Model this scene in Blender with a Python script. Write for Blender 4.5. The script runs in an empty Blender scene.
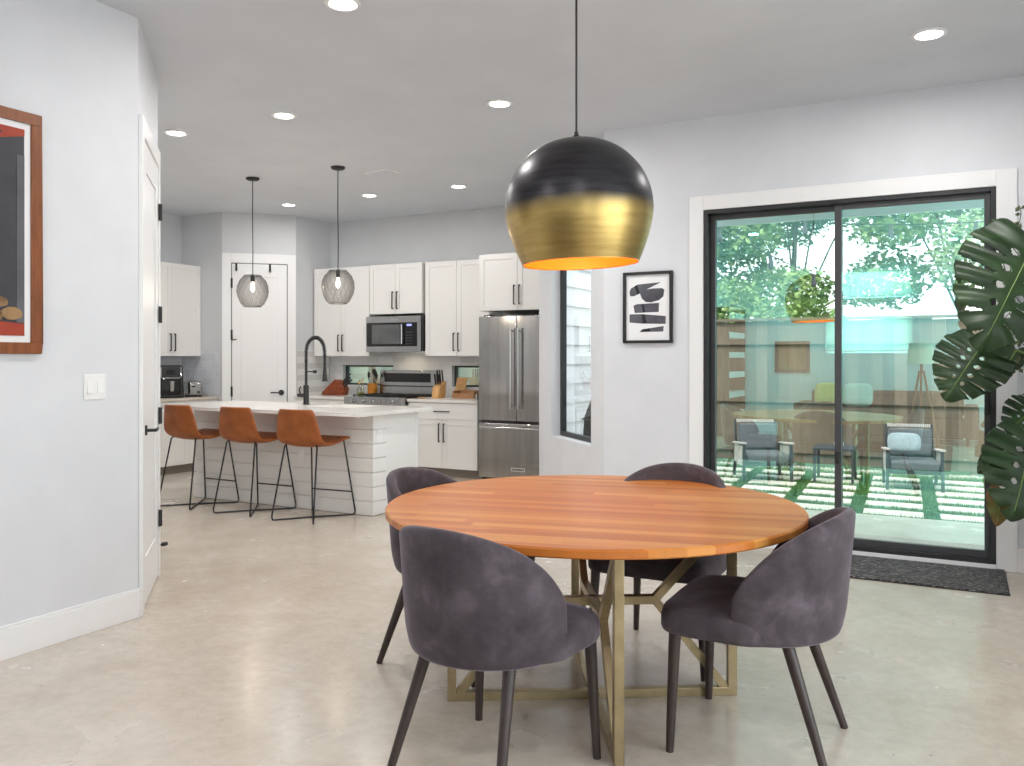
import bpy, bmesh, math, random
from mathutils import Vector, Matrix
random.seed(7)
PI = math.pi
R = math.radians
sc = bpy.context.scene
col = sc.collection
Z3 = Vector((0, 0, 1))

# ------------------------------------------------------------------ materials
def srgb(r, g, b):
    f = lambda c: (c/255/12.92) if c/255 <= .04045 else ((c/255+.055)/1.055)**2.4
    return (f(r), f(g), f(b), 1)

def new_mat(name):
    m = bpy.data.materials.new(name); m.use_nodes = True
    nt = m.node_tree
    return m, nt, nt.nodes['Principled BSDF']

def setp(b, **k):
    names = {'rough': 'Roughness', 'metal': 'Metallic', 'spec': 'Specular IOR Level', 'coat': 'Coat Weight', 'coatr': 'Coat Roughness',
             'sheen': 'Sheen Weight', 'sheenr': 'Sheen Roughness', 'aniso': 'Anisotropic', 'trans': 'Transmission Weight', 'alpha': 'Alpha'}
    for kk, v in k.items():
        b.inputs[names[kk]].default_value = v

def plain(name, c, rough=.5, metal=0, **k):
    m, nt, b = new_mat(name)
    b.inputs['Base Color'].default_value = c
    setp(b, rough=rough, metal=metal, **k)
    return m

def coords(nt, kind='Object', scale=(1, 1, 1), rot=(0, 0, 0), loc=(0, 0, 0)):
    tc = nt.nodes.new('ShaderNodeTexCoord'); mp = nt.nodes.new('ShaderNodeMapping')
    mp.inputs['Scale'].default_value = scale; mp.inputs['Rotation'].default_value = rot; mp.inputs['Location'].default_value = loc
    nt.links.new(tc.outputs[kind], mp.inputs['Vector'])
    return mp.outputs['Vector']

def noise(nt, vec, scale, detail=4, rough=.55, dist=0):
    n = nt.nodes.new('ShaderNodeTexNoise')
    n.inputs['Scale'].default_value = scale; n.inputs['Detail'].default_value = detail
    n.inputs['Roughness'].default_value = rough; n.inputs['Distortion'].default_value = dist
    nt.links.new(vec, n.inputs['Vector'])
    return n.outputs['Fac']

def ramp(nt, fac, stops, interp='LINEAR'):
    r = nt.nodes.new('ShaderNodeValToRGB'); r.color_ramp.interpolation = interp
    el = r.color_ramp.elements
    while len(el) < len(stops): el.new(.5)
    for e, (p, c) in zip(el, stops):
        e.position = p; e.color = c
    nt.links.new(fac, r.inputs['Fac'])
    return r.outputs['Color']

def mixc(nt, fac, a, b, mode='MIX'):
    m = nt.nodes.new('ShaderNodeMix'); m.data_type = 'RGBA'; m.blend_type = mode
    for sock, v in ((m.inputs[0], fac), (m.inputs[6], a), (m.inputs[7], b)):
        if hasattr(v, 'is_output'): nt.links.new(v, sock)
        else: sock.default_value = v
    return m.outputs[2]

def bump(nt, b, height, strength=.2, dist=.01):
    bp = nt.nodes.new('ShaderNodeBump'); bp.inputs['Strength'].default_value = strength; bp.inputs['Distance'].default_value = dist
    nt.links.new(height, bp.inputs['Height']); nt.links.new(bp.outputs['Normal'], b.inputs['Normal'])

def noisy(name, c1, c2, scale, rough=.5, metal=0, lo=.35, hi=.65, stretch=(1, 1, 1), bumps=0, bscale=None, **k):
    m, nt, b = new_mat(name)
    v = coords(nt, scale=stretch)
    f = noise(nt, v, scale)
    nt.links.new(ramp(nt, f, [(lo, c1), (hi, c2)]), b.inputs['Base Color'])
    setp(b, rough=rough, metal=metal, **k)
    if bumps:
        bump(nt, b, noise(nt, v, bscale or scale*3), bumps)
    return m

def emit(name, c, s):
    m, nt, b = new_mat(name)
    b.inputs['Base Color'].default_value = (0, 0, 0, 1)
    b.inputs['Emission Color'].default_value = c; b.inputs['Emission Strength'].default_value = s
    return m

M = {}
M['wall'] = noisy('wall_paint', srgb(216, 218, 223), srgb(221, 223, 228), 3, .6, bumps=.03, bscale=120)
M['kitchen_wall'] = noisy('grey_wall_paint', srgb(206, 208, 211), srgb(210, 212, 215), 3, .6)
M['ceiling'] = noisy('ceiling_paint', srgb(210, 214, 221), srgb(215, 219, 225), 2, .75)
M['trim'] = plain('white_trim', srgb(236, 236, 237), .4)
M['cab'] = plain('white_cabinet_paint', srgb(234, 233, 231), .38)
M['door'] = plain('white_door_paint', srgb(238, 238, 239), .38)
M['black'] = plain('matte_black', srgb(30, 30, 32), .45)
M['blackgloss'] = plain('gloss_black', srgb(14, 14, 16), .12)
M['frame'] = plain('black_anodised_frame', srgb(42, 42, 44), .4)
M['frame_grey'] = plain('charcoal_frame', srgb(70, 70, 73), .4)
M['steel'] = noisy('brushed_steel', srgb(176, 175, 174), srgb(198, 197, 196), 1.2, .16, 1, stretch=(9, 9, .5), bumps=.22, bscale=.7)
M['steel_h'] = noisy('brushed_steel_across', srgb(172, 172, 172), srgb(192, 192, 192), 6, .27, 1, stretch=(60, 1, 1))
M['chrome'] = plain('polished_steel', srgb(205, 205, 206), .15, 1)
M['glassblack'] = plain('dark_appliance_glass', srgb(24, 25, 27), .08)
M['counter'] = noisy('quartz_top', srgb(222, 219, 215), srgb(232, 229, 226), 5, .18)
M['counter_edge'] = noisy('taupe_quartz_top', srgb(196, 186, 174), srgb(210, 202, 192), 5, .3)
M['toe'] = plain('taupe_plinth', srgb(140, 132, 122), .5)
M['leather'] = noisy('tan_leather', srgb(140, 72, 24), srgb(164, 90, 36), 9, .42, bumps=.12, bscale=160)
M['rod'] = plain('gunmetal_rod', srgb(48, 50, 54), .35, .6)
M['bronze'] = noisy('antique_bronze', srgb(152, 136, 104), srgb(170, 152, 118), 12, .36, .75)
M['leg'] = noisy('espresso_wood', srgb(46, 36, 35), srgb(60, 47, 44), 8, .4, stretch=(6, 6, 1))
M['brown'] = noisy('walnut_frame', srgb(120, 68, 34), srgb(142, 82, 44), 7, .4, stretch=(8, 8, 1))
M['paper'] = plain('white_paper', srgb(238, 238, 240), .7)
M['ink'] = noisy('charcoal_ink', srgb(70, 70, 78), srgb(98, 98, 106), 5, .8)
M['ink2'] = plain('black_ink', srgb(34, 34, 40), .8)
M['lamp_dark'] = noisy('blackened_brass', srgb(48, 46, 46), srgb(66, 62, 58), 9, .3, 1, stretch=(1, 1, 8))
M['concrete_out'] = noisy('pale_concrete', srgb(176, 174, 162), srgb(194, 192, 180), 4, .8)
M['paver'] = noisy('cream_paver', srgb(218, 214, 196), srgb(232, 229, 214), 5, .8)
M['turf'] = noisy('green_turf', srgb(54, 92, 44), srgb(88, 128, 62), 26, .9, bumps=.4)
M['blade'] = noisy('grass_blade', srgb(62, 104, 46), srgb(104, 146, 72), 9, .8)
M['gravel'] = noisy('pale_gravel', srgb(150, 146, 134), srgb(226, 222, 210), 22, .9)
M['outfabric'] = noisy('grey_outdoor_fabric', srgb(84, 89, 93), srgb(104, 109, 113), 60, .85)
M['outframe'] = plain('slate_metal', srgb(58, 62, 68), .5)
M['outarm'] = noisy('pale_woven_strap', srgb(186, 184, 178), srgb(206, 204, 198), 60, .8)
M['pillow'] = noisy('pale_blue_fabric', srgb(140, 158, 164), srgb(158, 176, 180), 30, .9)
M['siding'] = plain('pale_siding', srgb(214, 216, 222), .6)
M['cover'] = noisy('black_canvas', srgb(34, 34, 36), srgb(52, 52, 54), 7, .7)
M['leafdark'] = noisy('monstera_leaf', srgb(24, 46, 22), srgb(42, 70, 32), 5, .48)
M['leafvein'] = plain('leaf_midrib', srgb(110, 140, 66), .5)
M['stem'] = plain('plant_stem', srgb(96, 122, 58), .5)
M['twig'] = plain('dry_twig', srgb(92, 98, 70), .7)
M['dry'] = noisy('browned_leaf', srgb(120, 78, 44), srgb(92, 104, 44), 8, .6)
M['pot'] = plain('white_ceramic', srgb(225, 224, 220), .35)
M['soil'] = noisy('dark_soil', srgb(44, 34, 28), srgb(64, 50, 40), 20, .95)
M['tree1'] = noisy('tree_leaf', srgb(88, 124, 66), srgb(152, 178, 108), 2, .7)
M['tree2'] = noisy('pale_tree_leaf', srgb(118, 152, 104), srgb(186, 206, 160), 2, .7)
M['bark'] = noisy('tree_bark', srgb(86, 76, 66), srgb(116, 104, 92), 6, .9, stretch=(4, 4, 1))
M['blockred'] = noisy('reddish_knife_block_wood', srgb(116, 50, 24), srgb(146, 70, 36), 8, .4, stretch=(1, 1, 6))
M['lightwood'] = noisy('maple_wood', srgb(196, 148, 92), srgb(222, 176, 118), 8, .45, stretch=(6, 6, 1))
M['midwood'] = noisy('oak_wood', srgb(150, 106, 70), srgb(178, 132, 92), 8, .5, stretch=(1, 6, 6))
M['amber'] = noisy('amber_crock_glaze', srgb(186, 116, 36), srgb(208, 138, 52), 5, .3)
M['plastic'] = plain('white_plastic', srgb(240, 240, 240), .3)
M['sofadark'] = noisy('charcoal_weave', srgb(46, 44, 44), srgb(62, 60, 58), 40, .9)
M['sofa'] = noisy('white_linen', srgb(214, 212, 206), srgb(228, 226, 220), 40, .9)
M['yellow'] = noisy('mustard_linen', srgb(206, 180, 96), srgb(220, 196, 116), 40, .9)
M['lampshade'] = plain('cream_shade', srgb(226, 220, 204), .8)
M['bulb_warm'] = emit('warm_bulb', (1, .72, .42, 1), 22)
M['bulb_soft'] = emit('small_warm_bulb', (1, .86, .66, 1), 14)
M['lens'] = emit('downlight_lens', (1, .95, .86, 1), 18)
M['display'] = emit('blue_display', (.35, .4, 1, 1), 1.2)

def make_floor():
    m, nt, b = new_mat('polished_concrete')
    v = coords(nt)
    f1 = noise(nt, v, .55, 5, .6, .6); f2 = noise(nt, v, 3.2, 4, .5, .3); f3 = noise(nt, v, 38, 3)
    a = ramp(nt, f1, [(.3, srgb(184, 173, 160)), (.5, srgb(196, 184, 169)), (.7, srgb(207, 199, 190))])
    c = ramp(nt, f2, [(.25, srgb(166, 152, 135)), (.55, srgb(198, 190, 180)), (.8, srgb(212, 207, 202))])
    x0 = mixc(nt, .25, a, c)
    fine = ramp(nt, noise(nt, coords(nt, scale=(1, 1.0, 1)), 17, 8, .72), [(.3, (.87, .86, .84, 1)), (.7, (1.06, 1.06, 1.06, 1))])
    x = mixc(nt, .9, x0, fine, 'MULTIPLY')
    sp = ramp(nt, f3, [(.26, (.4, .36, .32, 1)), (.31, (1, 1, 1, 1))])
    nt.links.new(mixc(nt, .6, x, sp, 'MULTIPLY'), b.inputs['Base Color'])
    rr = nt.nodes.new('ShaderNodeMapRange'); rr.inputs[3].default_value = .17; rr.inputs[4].default_value = .33
    nt.links.new(f2, rr.inputs[0]); nt.links.new(rr.outputs[0], b.inputs['Roughness'])
    setp(b, spec=.5, coat=.1, coatr=.15)
    return m
M['floor'] = make_floor()

def make_table():
    m, nt, b = new_mat('cherry_butcher_block')
    tc = nt.nodes.new('ShaderNodeTexCoord'); sx = nt.nodes.new('ShaderNodeSeparateXYZ')
    nt.links.new(tc.outputs['Object'], sx.inputs[0])
    dv = nt.nodes.new('ShaderNodeMath'); dv.operation = 'DIVIDE'; dv.inputs[1].default_value = .056
    nt.links.new(sx.outputs['Y'], dv.inputs[0])
    fl = nt.nodes.new('ShaderNodeMath'); fl.operation = 'FLOOR'; nt.links.new(dv.outputs[0], fl.inputs[0])
    wn = nt.nodes.new('ShaderNodeTexWhiteNoise'); wn.noise_dimensions = '1D'; nt.links.new(fl.outputs[0], wn.inputs['W'])
    # long stave joints: shift x per strip
    cx = nt.nodes.new('ShaderNodeCombineXYZ')
    ad = nt.nodes.new('ShaderNodeMath'); ad.operation = 'MULTIPLY_ADD'; ad.inputs[1].default_value = 7.3
    nt.links.new(wn.outputs['Value'], ad.inputs[0]); nt.links.new(sx.outputs['X'], ad.inputs[2])
    nt.links.new(ad.outputs[0], cx.inputs[0]); nt.links.new(sx.outputs['Y'], cx.inputs[1])
    d2 = nt.nodes.new('ShaderNodeMath'); d2.operation = 'DIVIDE'; d2.inputs[1].default_value = 1.5; nt.links.new(ad.outputs[0], d2.inputs[0])
    f2 = nt.nodes.new('ShaderNodeMath'); f2.operation = 'FLOOR'; nt.links.new(d2.outputs[0], f2.inputs[0])
    c2 = nt.nodes.new('ShaderNodeCombineXYZ'); nt.links.new(f2.outputs[0], c2.inputs[0]); nt.links.new(fl.outputs[0], c2.inputs[1])
    wn2 = nt.nodes.new('ShaderNodeTexWhiteNoise'); wn2.noise_dimensions = '2D'; nt.links.new(c2.outputs[0], wn2.inputs['Vector'])
    mp = nt.nodes.new('ShaderNodeMapping'); mp.inputs['Scale'].default_value = (1.1, 16, 1)
    nt.links.new(cx.outputs[0], mp.inputs[0])
    g = noise(nt, mp.outputs[0], 2.6, 6, .6, .5)
    base = ramp(nt, wn2.outputs['Value'], [(0, srgb(178, 100, 40)), (.35, srgb(189, 114, 48)), (.7, srgb(197, 126, 57)), (1, srgb(208, 145, 74))])
    gr = ramp(nt, g, [(.25, (.72, .66, .62, 1)), (.5, (1, 1, 1, 1)), (.75, (1.0, .96, .92, 1))])
    nt.links.new(mixc(nt, .75, base, gr, 'MULTIPLY'), b.inputs['Base Color'])
    setp(b, rough=.36, spec=.4)
    return m
M['table'] = make_table()

def make_velvet():
    m, nt, b = new_mat('plum_grey_velvet')
    v = coords(nt)
    f = noise(nt, v, 7, 5, .6, .25)
    nt.links.new(ramp(nt, f, [(.3, srgb(58, 51, 56)), (.52, srgb(76, 69, 74)), (.72, srgb(102, 94, 100))]), b.inputs['Base Color'])
    setp(b, rough=.75, sheen=.5, sheenr=.35, spec=.2)
    b.inputs['Sheen Tint'].default_value = srgb(200, 190, 205)
    bump(nt, b, noise(nt, v, 300, 2), .08)
    return m
M['velvet'] = make_velvet()
M['velvetpipe'] = plain('velvet_piping', srgb(112, 104, 108), .7, sheen=.3)

def make_tile(name, c1, c2, grout, sx, sz):
    m, nt, b = new_mat(name)
    tc = nt.nodes.new('ShaderNodeTexCoord'); s = nt.nodes.new('ShaderNodeSeparateXYZ'); c = nt.nodes.new('ShaderNodeCombineXYZ')
    nt.links.new(tc.outputs['Object'], s.inputs[0]); nt.links.new(s.outputs['X'], c.inputs[0]); nt.links.new(s.outputs['Z'], c.inputs[1])
    br = nt.nodes.new('ShaderNodeTexBrick')
    br.inputs['Color1'].default_value = c1; br.inputs['Color2'].default_value = c2; br.inputs['Mortar'].default_value = grout
    br.inputs['Scale'].default_value = 1; br.inputs['Mortar Size'].default_value = .0022; br.inputs['Bias'].default_value = 0
    br.inputs['Brick Width'].default_value = sx; br.inputs['Row Height'].default_value = sz
    nt.links.new(c.outputs[0], br.inputs['Vector'])
    nt.links.new(br.outputs['Color'], b.inputs['Base Color'])
    setp(b, rough=.22)
    bump(nt, b, br.outputs['Fac'], -.25, .003)
    return m
M['tile'] = make_tile('pale_grey_wall_tile', srgb(214, 216, 219), srgb(230, 231, 233), srgb(238, 238, 238), .2, .075)
M['tile_blue'] = make_tile('cool_grey_wall_tile', srgb(206, 210, 218), srgb(224, 227, 233), srgb(236, 238, 240), .15, .1)

def make_fencewood():
    m, nt, b = new_mat('weathered_fence_wood')
    tc = nt.nodes.new('ShaderNodeTexCoord'); s = nt.nodes.new('ShaderNodeSeparateXYZ')
    nt.links.new(tc.outputs['Object'], s.inputs[0])
    dv = nt.nodes.new('ShaderNodeMath'); dv.operation = 'DIVIDE'; dv.inputs[1].default_value = .14
    nt.links.new(s.outputs['X'], dv.inputs[0])
    fl = nt.nodes.new('ShaderNodeMath'); fl.operation = 'FLOOR'; nt.links.new(dv.outputs[0], fl.inputs[0])
    wn = nt.nodes.new('ShaderNodeTexWhiteNoise'); wn.noise_dimensions = '1D'; nt.links.new(fl.outputs[0], wn.inputs['W'])
    v = coords(nt, scale=(9, 1, .8))
    g = noise(nt, v, 3, 6, .65, .5)
    a = ramp(nt, wn.outputs['Value'], [(0, srgb(98, 86, 73)), (1, srgb(140, 126, 109))])
    gg = ramp(nt, g, [(.25, (.6, .58, .55, 1)), (.6, (1, 1, 1, 1))])
    nt.links.new(mixc(nt, .8, a, gg, 'MULTIPLY'), b.inputs['Base Color'])
    setp(b, rough=.85)
    return m
M['fence'] = make_fencewood()

def make_mat_rug():
    m, nt, b = new_mat('charcoal_woven_mat')
    v = coords(nt, scale=(1, 3.5, 1))
    f = noise(nt, v, 42, 4, .7)
    nt.links.new(ramp(nt, f, [(.38, srgb(28, 27, 28)), (.52, srgb(62, 60, 60)), (.64, srgb(150, 146, 144))]), b.inputs['Base Color'])
    setp(b, rough=.95)
    bump(nt, b, f, .6, .004)
    return m
M['rug'] = make_mat_rug()

def make_pane(name, refl, fac, tint):
    m = bpy.data.materials.new(name); m.use_nodes = True
    nt = m.node_tree; nt.nodes.clear()
    out = nt.nodes.new('ShaderNodeOutputMaterial'); mx = nt.nodes.new('ShaderNodeMixShader')
    tr = nt.nodes.new('ShaderNodeBsdfTransparent'); gl = nt.nodes.new('ShaderNodeBsdfGlossy')
    tr.inputs[0].default_value = tint; gl.inputs['Color'].default_value = refl; gl.inputs['Roughness'].default_value = 0
    lw = nt.nodes.new('ShaderNodeLayerWeight'); lw.inputs[0].default_value = .35
    ad = nt.nodes.new('ShaderNodeMath'); ad.operation = 'MULTIPLY_ADD'; ad.inputs[1].default_value = .4; ad.inputs[2].default_value = fac; ad.use_clamp = True
    nt.links.new(lw.outputs['Fresnel'], ad.inputs[0]); nt.links.new(ad.outputs[0], mx.inputs[0])
    nt.links.new(tr.outputs[0], mx.inputs[1]); nt.links.new(gl.outputs[0], mx.inputs[2]); nt.links.new(mx.outputs[0], out.inputs[0])
    return m
M['pane'] = make_pane('coated_door_glass', (.34, .98, .92, 1), .48, (.96, 1, .98, 1))
M['pane2'] = make_pane('clear_window_glass', (.85, 1, .97, 1), .02, (.97, 1, .985, 1))
M['bottleglass'] = make_pane('bottle_glass', (1, 1, 1, 1), .12, (.86, .9, .84, 1))

def make_mesh_glass():
    m = bpy.data.materials.new('smoky_wire_mesh_glass'); m.use_nodes = True
    nt = m.node_tree; nt.nodes.clear()
    out = nt.nodes.new('ShaderNodeOutputMaterial'); mx = nt.nodes.new('ShaderNodeMixShader')
    tr = nt.nodes.new('ShaderNodeBsdfTransparent'); pb = nt.nodes.new('ShaderNodeBsdfPrincipled')
    pb.inputs['Base Color'].default_value = srgb(62, 62, 64); pb.inputs['Roughness'].default_value = .4
    lw = nt.nodes.new('ShaderNodeLayerWeight'); lw.inputs[0].default_value = .5
    ad = nt.nodes.new('ShaderNodeMath'); ad.operation = 'MULTIPLY_ADD'; ad.inputs[1].default_value = .5; ad.inputs[2].default_value = .27; ad.use_clamp = True
    nt.links.new(lw.outputs['Facing'], ad.inputs[0]); nt.links.new(ad.outputs[0], mx.inputs[0])
    nt.links.new(tr.outputs[0], mx.inputs[1]); nt.links.new(pb.outputs[0], mx.inputs[2]); nt.links.new(mx.outputs[0], out.inputs[0])
    return m
M['meshglass'] = make_mesh_glass()

def make_brass():
    # outside finish of the big shade: blackened top that fades into brushed brass, one finish per height on the shade
    m, nt, b = new_mat('two_tone_brass')
    tc = nt.nodes.new('ShaderNodeTexCoord'); s = nt.nodes.new('ShaderNodeSeparateXYZ')
    nt.links.new(tc.outputs['Object'], s.inputs[0])
    v = coords(nt, scale=(1, 1, 9)); n = noise(nt, v, 5, 5, .6)
    md = nt.nodes.new('ShaderNodeMath'); md.operation = 'MULTIPLY_ADD'; md.inputs[1].default_value = .035
    nt.links.new(n, md.inputs[0]); nt.links.new(s.outputs['Z'], md.inputs[2])
    mr = nt.nodes.new('ShaderNodeMapRange'); mr.inputs[1].default_value = .198; mr.inputs[2].default_value = .254
    nt.links.new(md.outputs[0], mr.inputs[0])
    br = ramp(nt, n, [(.3, srgb(168, 142, 84)), (.7, srgb(192, 166, 106))])
    dk = ramp(nt, n, [(.3, srgb(56, 54, 57)), (.7, srgb(76, 74, 77))])
    nt.links.new(mixc(nt, mr.outputs[0], br, dk), b.inputs['Base Color'])
    setp(b, rough=.36, metal=.9)
    return m
M['brass'] = make_brass()
M['copper'] = plain('orange_gilt_lining', (1, .22, .012, 1), .5, .2)

# ------------------------------------------------------------------ mesh builder
class MB:
    def __init__(self):
        self.bm = bmesh.new()
    def box(self, x0, x1, y0, y1, z0, z1, mat=None):
        vs = [self.bm.verts.new(Vector(p)) for p in ((x0, y0, z0), (x1, y0, z0), (x1, y1, z0), (x0, y1, z0), (x0, y0, z1), (x1, y0, z1), (x1, y1, z1), (x0, y1, z1))]
        if mat is not None:
            for v in vs: v.co = mat @ v.co
        for f in ((3, 2, 1, 0), (4, 5, 6, 7), (0, 1, 5, 4), (1, 2, 6, 5), (2, 3, 7, 6), (3, 0, 4, 7)):
            self.bm.faces.new([vs[i] for i in f])
        return self
    def hull8(self, pts):
        vs = [self.bm.verts.new(Vector(p)) for p in pts]
        for f in ((3, 2, 1, 0), (4, 5, 6, 7), (0, 1, 5, 4), (1, 2, 6, 5), (2, 3, 7, 6), (3, 0, 4, 7)):
            self.bm.faces.new([vs[i] for i in f])
        return self
    def rings(self, rings, closed=True, cap=True):
        rs = [[self.bm.verts.new(Vector(p)) for p in r] for r in rings]
        n = len(rs[0])
        for a, b in zip(rs, rs[1:]):
            for i in range(n if closed else n-1):
                j = (i+1) % n
                self.bm.faces.new((a[i], a[j], b[j], b[i]))
        if cap and closed:
            self.bm.faces.new(list(reversed(rs[0]))); self.bm.faces.new(rs[-1])
        return self
    def cyl(self, p, q, r, r2=None, seg=14):
        p = Vector(p); q = Vector(q); r2 = r if r2 is None else r2
        d = (q-p).normalized(); a = d.orthogonal().normalized(); b = d.cross(a)
        ring = lambda c, rr: [c + a*(rr*math.cos(2*PI*k/seg)) + b*(rr*math.sin(2*PI*k/seg)) for k in range(seg)]
        return self.rings([ring(p, r), ring(q, r2)])
    def tube(self, pts, r, seg=10, r2=None):
        pts = [Vector(p) for p in pts]; n = len(pts)
        rings = []; a = None
        for i, p in enumerate(pts):
            d = (pts[min(i+1, n-1)]-pts[max(i-1, 0)]).normalized()
            if a is None: a = d.orthogonal().normalized()
            a = (a - d*a.dot(d)).normalized(); b = d.cross(a)
            rr = r if r2 is None else r + (r2-r)*i/(n-1)
            rings.append([p + a*(rr*math.cos(2*PI*k/seg)) + b*(rr*math.sin(2*PI*k/seg)) for k in range(seg)])
        return self.rings(rings)
    def lathe(self, prof, c=(0, 0, 0), seg=40, cap=True):
        c = Vector(c)
        return self.rings([[c + Vector((r*math.cos(2*PI*k/seg), r*math.sin(2*PI*k/seg), z)) for k in range(seg)] for r, z in prof], cap=cap)
    def prism(self, poly, z0, z1):
        return self.rings([[(x, y, z0) for x, y in poly], [(x, y, z1) for x, y in poly]])
    def bar(self, p, q, w, h, up=(0, 0, 1)):
        p = Vector(p); q = Vector(q); d = (q-p).normalized(); up = Vector(up)
        s = d.cross(up)
        if s.length < 1e-4: s = d.cross(Vector((1, 0, 0)))
        s.normalize(); u = s.cross(d).normalized()
        s *= w/2; u *= h/2
        return self.hull8([p-s-u, q-s-u, q+s-u, p+s-u, p-s+u, q-s+u, q+s+u, p+s+u])
    def grid(self, fn, nu, nv, keep=None):
        g = [[self.bm.verts.new(Vector(fn(i/nu, j/nv))) for j in range(nv+1)] for i in range(nu+1)]
        for i in range(nu):
            for j in range(nv):
                if keep is None or keep((i+.5)/nu, (j+.5)/nv):
                    self.bm.faces.new((g[i][j], g[i+1][j], g[i+1][j+1], g[i][j+1]))
        return self
    def build(self, name, mat, parent=None, bevel=0, smooth=None, solid=0, subsurf=0, loc=None, rotz=None, mat4=None, angle=38):
        bmesh.ops.remove_doubles(self.bm, verts=self.bm.verts, dist=1e-6)
        loose = [v for v in self.bm.verts if not v.link_faces]
        if loose: bmesh.ops.delete(self.bm, geom=loose, context='VERTS')
        bmesh.ops.recalc_face_normals(self.bm, faces=self.bm.faces)
        me = bpy.data.meshes.new(name)
        if mat4 is not None: self.bm.transform(mat4)
        self.bm.to_mesh(me); self.bm.free()
        me.materials.append(M[mat] if isinstance(mat, str) else mat)
        o = bpy.data.objects.new(name, me); col.objects.link(o)
        if parent: o.parent = parent
        if loc is not None: o.location = loc
        if rotz is not None: o.rotation_euler.z = rotz
        if bevel:
            b = o.modifiers.new('bevel', 'BEVEL'); b.width = bevel; b.segments = 2; b.limit_method = 'ANGLE'; b.angle_limit = R(40)
        if solid:
            s = o.modifiers.new('solid', 'SOLIDIFY'); s.thickness = solid; s.offset = 0
        if subsurf:
            s = o.modifiers.new('subsurf', 'SUBSURF'); s.levels = subsurf; s.render_levels = subsurf
        if smooth or smooth is None:
            me.polygons.foreach_set('use_smooth', [True]*len(me.polygons))
            if not (solid and subsurf):
                me.set_sharp_from_angle(angle=R(angle))
        return o

def tag(o, label=None, cat=None, group=None, kind=None):
    if label: o['label'] = label
    if cat: o['category'] = cat
    if group: o['group'] = group
    if kind: o['kind'] = kind
    return o

def thing(name, label, cat, loc=(0, 0, 0), rotz=0, group=None):
    o = bpy.data.objects.new(name, None); col.objects.link(o)
    o.location = loc; o.rotation_euler = (0, 0, rotz); o.empty_display_size = .1
    return tag(o, label, cat, group)

def struct(o): o['kind'] = 'structure'; return o

def sroot(name, loc=(0, 0, 0), rotz=0):
    o = bpy.data.objects.new(name, None); col.objects.link(o)
    o.location = loc; o.rotation_euler = (0, 0, rotz); o['kind'] = 'structure'
    return o

def copy_tree(o, parent=None):
    c = o.copy(); col.objects.link(c)
    if parent: c.parent = parent
    for ch in [x for x in bpy.data.objects if x.parent == o]:
        copy_tree(ch, c)
    return c

# ------------------------------------------------------------------ camera
cam = bpy.data.cameras.new('camera'); co = bpy.data.objects.new('camera', cam); col.objects.link(co)
co.location = (0, 0, 1.35); co.rotation_euler = (R(90), 0, R(27.9))
cam.sensor_width = 36; cam.lens = 847/1024*36; cam.shift_y = -26/1024; cam.clip_start = .05
sc.camera = co

# ------------------------------------------------------------------ room shell
CH = 3.11
YW = 6.178
KZ = .87            # kitchen worktop height
A = (-2.459, YW); Ee = (-3.56, 7.279); P1 = (-7.32, 8.071); P2 = (-7.937, 7.454); D = (-4.462, 3.666); C = (-3.774, 2.978)
XR = 1.6; YB = -3.2
plan = [(XR, YW), A, Ee, (-3.56, 8.72), (-7.32, 8.72), P1, P2, (-8.64, 7.454), (-8.64, 3.666), D, C, (-3.774, YB), (XR, YB)]

def ccw_dir(p, q):
    d = Vector((q[0]-p[0], q[1]-p[1])); L = d.length; d.normalize()
    return d, L, Vector((d.y, -d.x))

def wall(name, p, q, mat='wall', holes=(), t=.15, z1=CH):
    d, L, o = ccw_dir(p, q)
    mt = Matrix(((d.x, o.x, 0, p[0]), (d.y, o.y, 0, p[1]), (0, 0, 1, 0), (0, 0, 0, 1)))
    mb = MB()
    ss = sorted({0, L, *[h[0] for h in holes], *[h[1] for h in holes]}); zz = sorted({0, z1, *[h[2] for h in holes], *[h[3] for h in holes]})
    for s0, s1 in zip(ss, ss[1:]):
        run = None
        for z0, z2 in zip(zz, zz[1:]):
            c = ((s0+s1)/2, (z0+z2)/2)
            inside = any(h[0] < c[0] < h[1] and h[2] < c[1] < h[3] for h in holes)
            if inside:
                if run: mb.box(s0, s1, 0, t, run[0], run[1], mt); run = None
            else:
                run = (run[0] if run else z0, z2)
        if run: mb.box(s0, s1, 0, t, run[0], run[1], mt)
    return struct(mb.build(name, mat, smooth=False))

mb = MB(); mb.prism(plan, -.12, 0); struct(mb.build('floor', 'floor', smooth=False))
mb = MB(); mb.prism(plan, CH, CH+.15); struct(mb.build('ceiling', 'ceiling', smooth=False))
FX0, FX1, FZ1 = -1.672, .2, 2.43      # sliding door opening
wall('wall_front', (XR+.15, YW), A, holes=[(XR+.15-FX1, XR+.15-FX0, 0, FZ1)])
wall('wall_diagonal', A, Ee, holes=[(.264, 1.223, .63, 2.44)])
wall('wall_alcove', Ee, (-3.56, 8.87), 'kitchen_wall')
W1 = (-7.11, -6.3); W2 = (-5.44, -4.75)
wall('wall_kitchen', (-3.41, 8.72), (-7.47, 8.72), 'kitchen_wall', holes=[(-3.41-W1[1], -3.41-W1[0], 0.99, 1.245), (-3.41-W2[1], -3.41-W2[0], 0.99, 1.245)])
wall('wall_return', (-7.32, 8.72), P1, 'kitchen_wall')
wall('wall_pantry', P1, P2, 'kitchen_wall')
wall('wall_nook', P2, (-8.79, 7.454), 'kitchen_wall')
wall('wall_cabinets', (-8.64, 7.454), (-8.64, 3.52), 'kitchen_wall')
wall('wall_near_kitchen', (-8.64, 3.666), D, 'kitchen_wall')
wall('wall_entry', D, C)
wall('wall_left', C, (-3.774, YB-.15))
BW = [(-2.1, -.7, 1.42, 2.12), (-2.1, -.7, 2.36, 2.86)]
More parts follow.
